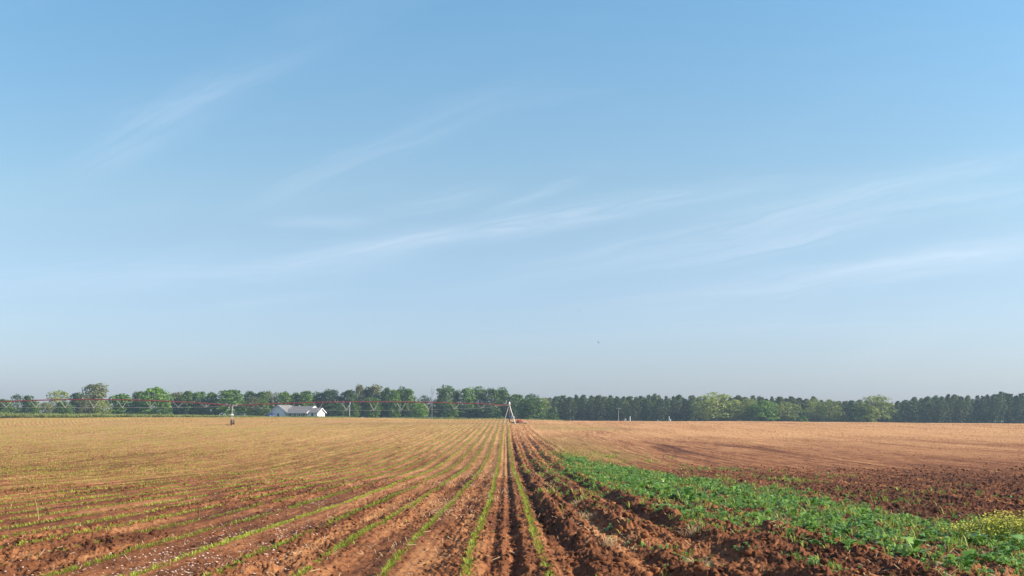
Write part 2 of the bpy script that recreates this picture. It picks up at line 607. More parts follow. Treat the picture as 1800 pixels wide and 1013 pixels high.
# ------------------------------------------------------------------ scattered plants and clods
M_SEED = mat_leaf("seedling_leaf", (0.27, 0.37, 0.035), (0.46, 0.54, 0.070), 0.55, 0.45, 1.5)
M_COVER = mat_leaf("ground_cover_leaf", (0.105, 0.27, 0.030), (0.31, 0.51, 0.105), 0.32, 0.38, 1.6, 0.6, 0.0)
M_PALEWEED = mat_leaf("pale_weed", (0.20, 0.28, 0.04), (0.38, 0.42, 0.08), 0.6, 0.3, 2.0)
M_FLOWER = mat_simple("yellow_petals", (0.58, 0.56, 0.07), 0.6)
M_STRAW = mat_simple("straw", (0.50, 0.35, 0.19), 0.8, 0, 0.3, 5)
M_CHIP = mat_simple("pale_chips", (0.56, 0.42, 0.34), 0.9, 0, 0.2, 30)
M_CORN = mat_leaf("corn_leaf", (0.17, 0.20, 0.055), (0.33, 0.36, 0.12), 0.5, 0.45, 0.5)


def blades(base, n_per, length, width, lean, jit):
    """leaf blades springing from base points; each blade two quads bending over"""
    n = len(base)
    B = np.repeat(base, n_per, axis=0)
    m = len(B)
    L = np.repeat(np.broadcast_to(length, (n,)), n_per) * rng.uniform(0.6, 1.15, m)
    W = np.repeat(np.broadcast_to(width, (n,)), n_per) * rng.uniform(0.7, 1.3, m)
    a = rng.uniform(0, 2 * np.pi, m)
    ln = rng.uniform(0.15, lean, m)
    d = np.stack([np.cos(a), np.sin(a), np.zeros(m)], 1)
    s = np.stack([-np.sin(a), np.cos(a), np.zeros(m)], 1)
    B = B + d * (rng.uniform(0, 1, m) * jit)[:, None]
    up = np.array([0, 0, 1.0])
    mid = B + d * (L * 0.5 * ln)[:, None] + up * (L * 0.62)[:, None]
    tip = B + d * (L * 1.15 * ln)[:, None] + up * (L * (1.05 - 0.35 * ln))[:, None]
    v = np.stack([B - s * (W * .35)[:, None], B + s * (W * .35)[:, None], mid + s * (W * .5)[:, None], mid - s * (W * .5)[:, None],
                  tip + s * (W * .12)[:, None], tip - s * (W * .12)[:, None]], 1)
    i = np.arange(m)[:, None] * 6
    f = np.concatenate([i + np.array([[0, 1, 2, 3]]), i + np.array([[3, 2, 4, 5]])], 0)
    return v.reshape(-1, 3), f


def seed_row(k):
    """points of the k-th row; k = 0 is the row on the right of the wheel track"""
    X0 = ROW / 2 - ROW * k
    y0 = max(8.5, abs(X0) / 0.50)
    pts = []
    y = y0
    while y < 296:
        step = 0.075 * max(1.0, (y / 26.0)) ** 0.80
        y += step * random.uniform(0.6, 1.4)
        pts.append(y)
    Y = np.array(pts)
    keep = ~((Y > 222) & (Y < 252) & (X0 > -40))
    Y = Y[keep]
    X = row_x(X0, Y) + rng.normal(0, 0.018, len(Y)) * (1 + Y / 60)
    gap = fbm(Y * 0.5, np.full_like(Y, k * 7.7), 3)
    strong = 0.26 if k < 2 else 0.32 if k < 6 else 0.38 if k < 12 else 0.42
    keep = (gap > strong) | (rng.random(len(Y)) < 0.28)
    keep &= rng.random(len(Y)) < np.interp(Y, [0, 45, 110, 300], [1, 1, .92, .8])
    X, Y, gap = X[keep], Y[keep], gap[keep]
    Z = hz(X, Y) - 0.005
    h = 0.062 * (0.55 + 0.95 * gap) * rng.uniform(0.7, 1.25, len(Y))
    wd = 0.0115 * np.maximum(1.0, Y / 26.0) ** 0.66
    return np.stack([X, Y, Z], 1), h, wd


ORD = ["first", "second", "third", "fourth", "fifth", "sixth", "seventh", "eighth", "ninth", "tenth", "eleventh", "twelfth",
       "thirteenth", "fourteenth", "fifteenth", "sixteenth", "seventeenth", "eighteenth", "nineteenth", "twentieth"]
GROUP_ROWS = "rows of young crop seedlings"
rest_v, rest_f, off = [], [], 0
for k in range(0, 135):
    b, h, wd = seed_row(k)
    if len(b) == 0:
        continue
    v, f = blades(b, 6 if k < 7 else 4 if k < 16 else 3, h, wd, 1.15, 0.04)
    if k <= 20:
        o = link("crop_row", np_mesh("crop_row", v, f, [M_SEED]))
        lab = ("bright green seedling row on the right of the wheel track, beside the ploughed ridges" if k == 0 else
               "green seedling row in red soil, %s to the left of the wheel track" % ORD[k - 1])
        tag(o, lab, "crop row", GROUP_ROWS)
    else:
        rest_v.append(v)
        rest_f.append(f + off)
        off += len(v)
o = link("seedlings", np_mesh("seedlings", np.concatenate(rest_v), np.concatenate(rest_f), [M_SEED]))
tag(o, "distant rows of young green seedlings merging together across the left field", "seedlings", kind='stuff')


def scatter(xr, yr, n, power=1.0):
    u = rng.random(n)
    Y = yr[0] + (yr[1] - yr[0]) * u ** power
    X = rng.uniform(xr[0], xr[1], n)
    return X, Y


# --- green ground cover
X, Y = scatter((1.4, 17), (9, 96), 92000, 1.3)
dn = patch_density(X, Y) * (0.35 + 0.65 * sstep(0.38, 0.56, fbm(X * 1.7 + 8, Y * 0.8 + 3, 3)))
k = rng.random(len(X)) < dn
X, Y, dn = X[k], Y[k], dn[k]
size = rng.lognormal(math.log(0.054), 0.42, len(X)) * (0.55 + 0.6 * dn) * (0.70 + Y / 110)
NL = 10
m = len(X) * NL
Xp_, Yp_, sp_ = np.repeat(X, NL), np.repeat(Y, NL), np.repeat(size, NL)
a = rng.uniform(0, 2 * np.pi, m)
tilt = rng.uniform(0.05, 1.25, m)
L = sp_ * rng.uniform(0.6, 1.25, m)
W_ = L * rng.uniform(0.22, 0.40, m)
hv = np.stack([np.cos(a), np.sin(a), np.zeros(m)], 1)
sv = np.stack([-np.sin(a), np.cos(a), rng.uniform(-0.3, 0.3, m)], 1)
up = np.array([0, 0, 1.0])
o0 = np.stack([Xp_, Yp_, np.repeat(hz(X, Y), NL) + 0.9 * sp_ * rng.random(m)], 1) + hv * (sp_ * 0.10)[:, None]
p1 = o0 + hv * (L * .45 * np.cos(tilt))[:, None] + up * (L * .55 * np.sin(tilt) + .01)[:, None]
p2 = o0 + hv * (L * .95 * np.cos(tilt * .7))[:, None] + up * (L * .62 * np.sin(tilt))[:, None]
v = np.stack([o0 - sv * (W_ * .25)[:, None], o0 + sv * (W_ * .25)[:, None], p1 + sv * W_[:, None], p1 - sv * W_[:, None],
              p2 + sv * (W_ * .35)[:, None], p2 - sv * (W_ * .35)[:, None]], 1).reshape(-1, 3)
i = np.arange(m)[:, None] * 6
f = np.concatenate([i + np.array([[0, 1, 2, 3]]), i + np.array([[3, 2, 4, 5]])], 0)
tag(link("ground_cover", np_mesh("ground_cover", v, f, [M_COVER])),
    "strip of low bright green broad-leaved ground cover beside the ploughed ridges", "ground cover", kind='stuff')

# --- pale grassy weeds mixed with the cover and along the strip
X, Y = scatter((0.9, 16), (9, 96), 30000, 1.2)
dn = patch_density(X, Y) * 0.34 + 0.28 * sstep(0.60, 0.75, fbm(X * 0.9 + 71, Y * 0.35, 3)) * (X < 13)
k = rng.random(len(X)) < dn
b = np.stack([X[k], Y[k], hz(X[k], Y[k])], 1)
v, f = blades(b, 5, rng.uniform(0.08, 0.2, len(b)), 0.012 * (0.7 + Y[k] / 35), 1.0, 0.05)
tag(link("grass_weeds", np_mesh("grass_weeds", v, f, [M_PALEWEED])),
    "thin pale green grassy weeds scattered over the ploughed soil and ground cover", "weeds", kind='stuff')

# --- thin weeds in the left field, off the rows
X, Y = scatter((-70, 0.4), (9, 230), 60000, 0.9)
k = (np.abs(X / Y) < 0.5) & (rng.random(len(X)) < (0.05 + 0.16 * sstep(0.4, 0.7, fbm(X / 4 + 3, Y / 9, 3)) * sstep(40, 130, Y)))
b = np.stack([X[k], Y[k], hz(X[k], Y[k])], 1)
v, f = blades(b, 3, 0.05 + 0.03 * rng.random(len(b)), 0.014 * np.maximum(1, Y[k] / 40), 1.2, 0.05)
tag(link("field_weeds", np_mesh("field_weeds", v, f, [M_PALEWEED])),
    "sparse tiny yellow-green weeds between the seedling rows of the left field", "weeds", kind='stuff')

# --- clods
ico = bmesh.new()
bmesh.ops.create_icosphere(ico, subdivisions=1, radius=1.0)
IV = np.array([v.co[:] for v in ico.verts])
IF = np.array([[v.index for v in f.verts] for f in ico.faces])
ico.free()


def clods(X, Y, r, flat=0.75):
    m = len(X)
    Z = hz(X, Y)
    v = IV[None] * (1 + rng.uniform(-0.32, 0.32, (m, len(IV), 1)))
    sc = np.stack([r * rng.uniform(0.8, 1.3, m), r * rng.uniform(0.8, 1.3, m), r * flat * rng.uniform(0.7, 1.2, m)], 1)
    v = v * sc[:, None]
    a = rng.uniform(0, 2 * np.pi, m)
    ca, sa = np.cos(a)[:, None], np.sin(a)[:, None]
    x, y = v[..., 0] * ca - v[..., 1] * sa, v[..., 0] * sa + v[..., 1] * ca
    v = np.stack([x + X[:, None], y + Y[:, None], v[..., 2] + (Z + r * 0.25)[:, None]], -1)
    f = IF[None] + (np.arange(m) * len(IV))[:, None, None]
    return v.reshape(-1, 3), f.reshape(-1, 3)


def clod_obj(name, X, Y, r, mat, label, cat, flat=0.75):
    v, f = clods(X, Y, r, flat)
    me = np_mesh(name, v, f, [mat])
    dr, wd, gr = masks(X, Y)
    A = np.zeros((len(X), len(IV), 4), dtype=np.float32)
    A[..., 0] = (dr * 0.8)[:, None]
    A[..., 3] = 1
    at_ = me.attributes.new("cover", 'FLOAT_COLOR', 'POINT')
    at_.data.foreach_set('color', A.ravel())
    tag(link(name, me), label, cat, kind='stuff')


X1, Y1 = scatter((0.62, 4.8), (8.5, 60), 9000, 1.5)
k1 = rng.random(len(X1)) < 0.25 + 0.75 * sstep(0.45, 0.62, fbm(X1 * 1.6, Y1 * 0.8, 3))
X2, Y2 = scatter((7.5, 34), (14, 75), 16000, 1.15)
k2 = (rng.random(len(X2)) < 0.75 * sstep(76, 42, Y2)) & (X2 / Y2 < 0.56) & (patch_density(X2, Y2) < 0.4)
X3, Y3 = scatter((3.0, 8.8), (9, 60), 2500, 1.4)
k3 = rng.random(len(X3)) < 0.6 * sstep(0.55, 0.7, fbm(X3 * 3.0 + 50, Y3 * 1.0, 2))
X4, Y4 = scatter((0.6, 4.5), (60, 228), 3500, 1.2)
k4 = rng.random(len(X4)) < 0.7
XX = np.concatenate([X1[k1], X2[k2], X3[k3], X4[k4]])
YY = np.concatenate([Y1[k1], Y2[k2], Y3[k3], Y4[k4]])
rr = rng.lognormal(math.log(0.026), 0.5, len(XX)) * np.where(YY > 60, 2.0, 1.0)
clod_obj("soil_clods", XX, YY, np.clip(rr, 0.008, 0.085), M_SOIL, "dark red clods of earth turned up over the ploughed ground", "clods")
v_, f_ = IV, IF
IV = np.array([(1, 0, 0), (0, 1, 0), (-1, 0, 0), (0, -1, 0), (0, 0, 1), (0, 0, -1)], float)
IF = np.array([(0, 1, 4), (1, 2, 4), (2, 3, 4), (3, 0, 4), (1, 0, 5), (2, 1, 5), (3, 2, 5), (0, 3, 5)])
X, Y = scatter((5, 125), (72, 280), 60000, 1.0)
k = (X / Y < 0.52) & (X > np.interp(Y, [72, 230, 240], [7, 5, 5])) & (rng.random(len(X)) < 0.15 + 0.85 * sstep(0.42, 0.62, fbm(X / 2.0, Y / 25.0, 3)))
X, Y = X[k], Y[k]
clod_obj("field_lumps", X, Y, np.clip(rng.lognormal(math.log(0.026), 0.45, len(X)), .012, .07) * (Y / 110) ** 0.6, M_SOIL,
         "small lumps of dry earth strewn over the bare tan field", "clods")
X, Y = scatter((-125, 0.3), (48, 290), 60000, 0.9)
k = (X / Y > -0.52) & (rng.random(len(X)) < 0.15 + 0.85 * sstep(0.45, 0.62, fbm(X / 2.5, Y / 18.0, 3)))
X, Y = X[k], Y[k]
clod_obj("field_crumbs", X, Y, np.clip(rng.lognormal(math.log(0.03), 0.45, len(X)), .012, .09) * (Y / 110) ** 0.6, M_SOIL,
         "small lumps of earth strewn over the far part of the seedling field", "clods")
IV, IF = v_, f_
X, Y = scatter((-16, 0.6), (8.5, 50), 30000, 1.4)
k = (np.abs(X / Y) < 0.5) & (rng.random(len(X)) < 0.15 + 0.8 * sstep(0.40, 0.62, fbm(X * 0.7 + 3, Y * 0.13, 3)))
X, Y = X[k], Y[k]
clod_obj("soil_crumbs", X, Y, np.clip(rng.lognormal(math.log(0.016), 0.5, len(X)), 0.006, 0.06), M_SOIL,
         "small red crumbs of earth between the seedling rows", "clods")

# --- pale chips between the rows
X, Y = scatter((-11, 0.3), (8.5, 48), 80000, 1.3)
fr = (X + ROW / 2) / ROW
fr = np.abs(fr - np.round(fr))
k = (np.abs(X / Y) < 0.5) & (fr > 0.10) & (rng.random(len(X)) < 0.02 + 0.9 * sstep(0.50, 0.68, fbm(X * 0.55 + 21, Y * 0.16, 3)) * sstep(0.25, 0.5, fbm(X * 3.0 + 2, Y * 1.4, 3)) * sstep(-7.5, -3, X) * sstep(0.0, -0.8, X) * sstep(9, 15, Y))
X, Y = X[k], Y[k]
m = len(X)
r = np.clip(rng.lognormal(math.log(0.0075), 0.6, m), 0.003, 0.019)
v, f = clods(X, Y, r, 0.45)
tag(link("pale_chips", np_mesh("pale_chips", v, f, [M_CHIP])), "whitish stone chips and husks strewn between the seedling rows", "chips", kind='stuff')

# --- straw lying about
X, Y = scatter((-14, 10), (8.5, 60), 34000, 1.3)
near_track = np.exp(-((X - 1.55) / 0.35) ** 2) + 0.5 * np.exp(-((X + 1.0) / 1.2) ** 2) + 0.4 * np.exp(-((X - 5.5) / 1.8) ** 2)
k = (np.abs(X / Y) < 0.5) & (rng.random(len(X)) < (0.06 + 0.6 * near_track) * sstep(0.42, 0.62, fbm(X * 0.8 + 41, Y * 0.3, 3)))
X, Y = X[k], Y[k]
m = len(X)
a = rng.uniform(0, np.pi, m)
L = rng.uniform(0.02, 0.075, m)
tz = rng.uniform(0.0, 0.05, m)
Z = hz(X, Y) + 0.02
d = np.stack([np.cos(a) * L, np.sin(a) * L, tz], 1)
s_ = np.stack([-np.sin(a), np.cos(a), np.zeros(m)], 1) * (0.0025 + 0.00012 * Y)[:, None]
c0 = np.stack([X, Y, Z], 1)
up = np.array([0, 0, .006])
v = np.stack([c0 - d - s_, c0 - d + s_, c0 + d + s_, c0 + d - s_, c0 - d + up, c0 + d + up], 1).reshape(-1, 3)
i = np.arange(m)[:, None] * 6
f = np.concatenate([i + np.array([[0, 4, 5, 3]]), i + np.array([[4, 1, 2, 5]])], 0)
tag(link("straw", np_mesh("straw", v, f, [M_STRAW])), "bits of dry straw lying on the red soil", "straw", kind='stuff')

# --- dry grass tufts
TUFTS = [(1.62, 22.5, .30, "dry straw-coloured grass tuft on the pale path right of the nearest ridge, far one"),
         (1.45, 15.6, .26, "dry grass tuft at the foot of the near ploughed ridge"),
         (1.72, 28.0, .22, "small dry grass tuft farthest along the path through the ploughed ridges"),
         (2.95, 18.2, .30, "dry grass tuft between the second ridge and the green ground cover"),
         (5.0, 20.5, .28, "straw-coloured dead grass tuft standing inside the green ground cover"),
         (2.2, 12.9, .25, "dry grass tuft in the cloddy soil at the bottom edge of the view")]
for x, y, h, lab in TUFTS:
    n = 34
    b = np.stack([x + rng.normal(0, .06, n), y + rng.normal(0, .08, n), np.zeros(n)], 1)
    b[:, 2] = hz(b[:, 0], b[:, 1])
    z0 = hz([x], [y])[0]
    v, f = blades(b - np.array([x, y, z0]), 4, h * .72 * rng.uniform(.4, 1.1, n), 0.006, 1.5, 0.05)
    o = link("grass_tuft", np_mesh("grass_tuft", v, f, [M_STRAW]))
    o.location = (x, y, z0)
    tag(o, lab, "grass tuft", "dry grass tufts on the ploughed strip")

# --- yellow flowering weeds on the right
fx, fy = 7.85, 17.3
n = 260
b = np.stack([fx + rng.normal(0.1, .55, n), fy + rng.normal(0, .95, n), np.zeros(n)], 1)
b[:, 2] = hz(b[:, 0], b[:, 1])
z0 = hz([fx], [fy])[0]
b -= np.array([fx, fy, z0])
root = empty("flowering_weeds", (fx, fy, z0), "clump of tall yellow-flowered weeds at the right end of the green ground cover", "flowering weeds")
hh = 0.42 * np.exp(-(b[:, 0] / 0.9) ** 2 - (b[:, 1] / 1.6) ** 2) * rng.uniform(.6, 1.1, n) + 0.06
v, f = blades(b, 5, hh, 0.014, 0.7, 0.06)
link("foliage", np_mesh("foliage", v, f, [M_PALEWEED]), root)
m = n * 12
bi = rng.integers(0, n, m)
c0 = b[bi] + np.stack([rng.normal(0, .07, m), rng.normal(0, .07, m), hh[bi] * rng.uniform(.7, 1.05, m)], 1)
a = rng.uniform(0, 2 * np.pi, m)
ps = rng.uniform(.009, .021, m)
t1 = np.stack([np.cos(a), np.sin(a), rng.uniform(-.5, .5, m)], 1) * ps[:, None]
t2 = np.stack([-np.sin(a), np.cos(a), rng.uniform(-.5, .5, m)], 1) * ps[:, None]
v = np.stack([c0 - t1, c0 - t2, c0 + t1, c0 + t2], 1).reshape(-1, 3)
link("blossom", np_mesh("blossom", v, np.arange(m)[:, None] * 4 + np.array([[0, 1, 2, 3]]), [M_FLOWER]), root)

# --- dead stalks standing in the left field
M_STALK = mat_simple("dead_stalk", (0.17, 0.10, 0.05), 0.9)
M_STALKP = mat_simple("pale_dead_stalk", (0.40, 0.26, 0.13), 0.9)


def from_px(px, py):
    """ground point seen at a pixel of the photograph"""
    Ys = np.linspace(9, 300, 6000)
    ypx = PY + F * (CAMZ - zbase((px - PX) / F * Ys, Ys)) / Ys
    i = np.argmin(np.abs(ypx - py))
    return (px - PX) / F * Ys[i], Ys[i]


for px, py, h, lean, mt, lab in ((68, 914, .42, -.18, M_STALKP, "pale leaning dead stalk in the near left of the seedling field"),
                                 (349, 915, .36, .05, M_STALK, "thin dark upright dead stalk in the seedling field, right of the pale leaning one"),
                                 (256, 858, .36, .35, M_STALK, "short dark bent dead stalk in the middle of the left seedling field")):
    x, y = from_px(px, py)
    z0 = float(hz([x], [y])[0])
    mb = MB()
    p = [Vector((0, 0, -.03)), Vector((lean * h * .4, 0.01, h * .5)), Vector((lean * h, -.01, h))]
    mb.tube(p[0], p[1], .014, .010, 6).tube(p[1], p[2], .010, .006, 6)
    mb.tube(p[1], p[1] + Vector((.07, .02, .06)), .007, .003, 5)
    o = mb.build("dead_stalk", mt)
    o.location = (x, y, z0)
    tag(o, lab, "stalk", "dead stalks in the seedling field")

# --- corn beyond the left field
n = 15000
X = rng.uniform(at(-140, 320), at(500, 320), n)
Y = rng.uniform(311, 336, n)
k = (X < at(470, 320)) | (rng.random(n) < 0.35)
X, Y = X[k], Y[k]
b = np.stack([X, Y, zbase(X, Y) - .1], 1)
hh = (0.75 + 0.5 * fbm(X / 3.0, Y / 3.0, 3)) * rng.uniform(.65, 1.1, len(X)) * np.interp(X, [at(0, 320), at(330, 320), at(480, 320)], [1.65, 0.95, 0.5])
v, f = blades(b, 5, hh, 0.13, 0.75, 0.10)
tag(link("corn", np_mesh("corn", v, f, [M_CORN])), "band of knee-high green corn behind the left end of the field", "corn", kind='stuff')

# --- rough grass at the foot of the trees
n = 9000
X = rng.uniform(at(460, 340), at(1000, 340), n)
Y = rng.uniform(316, 400, n)
k = rng.random(n) < sstep(0.45, 0.6, fbm(X / 5.0, Y / 40.0, 3))
b = np.stack([X[k], Y[k], zbase(X[k], Y[k]) - .05], 1)
v, f = blades(b, 4, 0.25 + 0.5 * rng.random(len(b)), 0.10, 0.8, 0.2)
tag(link("rough_grass", np_mesh("rough_grass", v, f, [M_CORN])), "rough green grass between the field edge and the trees", "grass", kind='stuff')

# ------------------------------------------------------------------ trees
M_BARK = mat_simple("bark", (0.16, 0.12, 0.09), 0.9, 0, 0.3, 4)
M_PINEBARK = mat_simple("pine_bark", (0.20, 0.13, 0.095), 0.9, 0, 0.3, 4)
M_DEAD = mat_simple("dead_wood", (0.30, 0.26, 0.24), 0.9, 0, 0.2, 4)
M_GREEN = mat_leaf("broad_leaf", (0.060, 0.130, 0.016), (0.165, 0.265, 0.040), 0.5, 0.30, 0.45)
M_DARK = mat_leaf("dark_leaf", (0.035, 0.078, 0.018), (0.090, 0.150, 0.036), 0.5, 0.25, 0.45)
M_PALE = mat_leaf("pale_leaf", (0.19, 0.24, 0.045), (0.37, 0.41, 0.095), 0.5, 0.35, 0.45)
M_OLIVE = mat_leaf("olive_leaf", (0.11, 0.13, 0.038), (0.25, 0.25, 0.090), 0.55, 0.3, 0.45)
M_PINE = mat_leaf("pine_needles", (0.045, 0.085, 0.030), (0.150, 0.190, 0.060), 0.55, 0.28, 0.35, 0.3, 0.38)
M_BRIGHT = mat_leaf("bright_leaf", (0.085, 0.180, 0.018), (0.21, 0.33, 0.040), 0.5, 0.35, 0.45)


def leaf_cloud(cent, rad, n_per, size, r):
    cent, rad = np.asarray(cent), np.asarray(rad)
    m = len(cent) * n_per
    C = np.repeat(cent, n_per, 0)
    RR = np.repeat(rad, n_per, 0)
    d = r.normal(size=(m, 3))
    d /= np.linalg.norm(d, axis=1)[:, None]
    d[:, 2] = np.where(d[:, 2] < -0.3, d[:, 2] * -0.6, d[:, 2])
    rr = RR * r.uniform(0.45, 1.08, m) ** 0.6
    p = C + d * rr[:, None] * np.array([1, 1, 0.8])
    nrm = d * 0.9 + r.normal(size=(m, 3)) * 0.55
    nrm /= np.linalg.norm(nrm, axis=1)[:, None]
    ref = np.where(np.abs(nrm[:, 2:3]) < 0.9, np.array([[0, 0, 1.0]]), np.array([[1.0, 0, 0]]))
    t1 = np.cross(nrm, ref)
    t1 /= np.linalg.norm(t1, axis=1)[:, None]
    t2 = np.cross(nrm, t1)
    a = r.uniform(0, 2 * np.pi, m)[:, None]
    u, w_ = t1 * np.cos(a) + t2 * np.sin(a), t2 * np.cos(a) - t1 * np.sin(a)
    sz = (size * r.uniform(0.6, 1.3, m))[:, None]
    v = np.stack([p - u * sz, p - w_ * sz * .62, p + u * sz, p + w_ * sz * .62], 1).reshape(-1, 3)
    return v, np.arange(m)[:, None] * 4 + np.array([[0, 1, 2, 3]])


def proto_broad(seed, H=10.0, Wd=8.0, lobes=40, n_per=80, size=0.30, low=0.08, kind='round', hole=0.0):
    r = np.random.default_rng(seed)
    cent, rad = [], []
    for i in range(lobes):
        h = low + (0.93 - low) * (i + 0.5) / lobes + r.uniform(-.03, .03)
        if kind == 'round':
            prof = math.sin(math.pi * min(1, max(0.05, (h - low + .28) / (1.28 - low)))) ** 0.6
        elif kind == 'tall':
            prof = (0.80 + 0.20 * math.sin(h * 11 + seed * 2)) * (1 if h < .78 else 1 - (h - .78) * 2.2)
        else:
            prof = 1.0 - 0.75 * max(0, h - 0.35)
        th = i * 2.4 + r.uniform(-.5, .5)
        q_ = r.uniform(.35, .80) * prof * Wd / 2
        if i == lobes - 1:
            q_ *= .3
        cent.append((q_ * math.cos(th), q_ * math.sin(th), h * H * r.uniform(.95, 1.0)))
        rad.append(r.uniform(.11, .19) * H * (0.65 + .35 * prof))
    mb = MB()
    top = Vector((0, 0, H * .62))
    mb.tube((0, 0, -.4), (0.05, 0, H * .3), H * .026, H * .02, 8).tube((0.05, 0, H * .3), top, H * .02, H * .008, 8)
    for i in range(2, lobes, 3):
        c = Vector(cent[i])
        s0 = Vector((0, 0, min(H * .5, max(H * .15, c.z * .55))))
        mb.tube(s0, c, H * .010, H * .003, 5)
    bmesh.ops.recalc_face_normals(mb.bm, faces=mb.bm.faces)
    tm = bpy.data.meshes.new("trunk")
    mb.bm.to_mesh(tm)
    mb.bm.free()
    tm.materials.append(M_BARK)
    v, f = leaf_cloud(cent, rad, n_per, size, r)
    return tm, np_mesh("crown", v, f, [M_GREEN]), H, Wd


def proto_pine(seed, H=13.0, Wd=5.0, low=0.10):
    r = np.random.default_rng(seed)
    cent, rad = [], []
    nl = 54
    for i in range(nl):
        h = low + (0.97 - low) * ((i + .5) / nl) ** 0.9
        t = (h - low) / (1 - low)
        prof = min(1.0, 0.45 + t * 1.6) * (1 - max(0, (t - .45) / .55) ** 1.7) + .06
        th = i * 2.4 + r.uniform(-.6, .6)
        q_ = Wd / 2 * prof * r.uniform(.35, .95)
        cent.append((q_ * math.cos(th), q_ * math.sin(th), h * H))
        rad.append(H * r.uniform(.045, .075) * (.7 + .5 * prof))
    mb = MB()
    mb.tube((0, 0, -.4), (0, 0, H * .5), H * .016, H * .012, 8).tube((0, 0, H * .5), (0, 0, H * .95), H * .012, H * .003, 6)
    for c in cent[::2]:
        c = Vector(c)
        mb.tube((0, 0, c.z - .25), c, .05, .02, 4)
    # dead lower branches
    for i in range(5):
        a = r.uniform(0, 6.28)
        z = H * r.uniform(.1, low)
        mb.tube((0, 0, z), (math.cos(a) * 1.2, math.sin(a) * 1.2, z + .2), .03, .01, 4)
    tm = bpy.data.meshes.new("trunk")
    mb.bm.to_mesh(tm)
    mb.bm.free()
    tm.materials.append(M_PINEBARK)
    v, f = leaf_cloud(cent, rad, 46, 0.24, r)
    return tm, np_mesh("crown", v, f, [M_PINE]), H, Wd


PROTO = {
    'round': [proto_broad(s) for s in (1, 2, 3)],
    'tall': [proto_broad(s, 11, 7.0, 40, 75, .28, .06, 'tall') for s in (4, 5, 14)],
    'airy': [proto_broad(s, 10, 8.0, 34, 46, .24, .16, 'round') for s in (6, 7, 8)],
    'bush': [proto_broad(s, 4, 4.6, 20, 80, .16, .10, 'cone') for s in (9, 10)],
    'cone': [proto_broad(s, 8, 6.2, 30, 80, .26, .08, 'cone') for s in (12, 13)],
    'pine': [proto_pine(s) for s in (20, 21, 22, 23, 24)],
}
MATS = {'g': M_GREEN, 'd': M_DARK, 'p': M_PALE, 'o': M_OLIVE, 'n': M_PINE, 'b': M_BRIGHT}
_count = {}


def tree(px, top, wpx, D, kind, mat, label, group, name=None, cat="tree"):
    i = _count[kind] = _count.get(kind, -1) + 1
    tm, cm, H, Wd = PROTO[kind][(i * 7 + int(px)) % len(PROTO[kind])]
    X = at(px, D)
    z0 = zb(X, D) - 0.1
    Ht = max(1.2, zpy(top, D) - z0)
    Wt = wpx * D / F * (1.0 if kind == 'pine' else 1.12 if kind in ('bush', 'cone') else 1.52)
    nm = name or {'pine': 'pine_tree', 'bush': 'bush'}.get(kind, 'broadleaf_tree')
    o = empty(nm, (X, D, z0), label, cat, group, random.uniform(0, 6.28))
    o.scale = (Wt / Wd * 0.96, Wt / Wd * 0.96, Ht / H * 0.985)
    t = link("trunk", tm, o)
    c = link("crown", cm, o)
    c.material_slots[0].link = 'OBJECT'
    c.material_slots[0].material = MATS[mat]
    return o


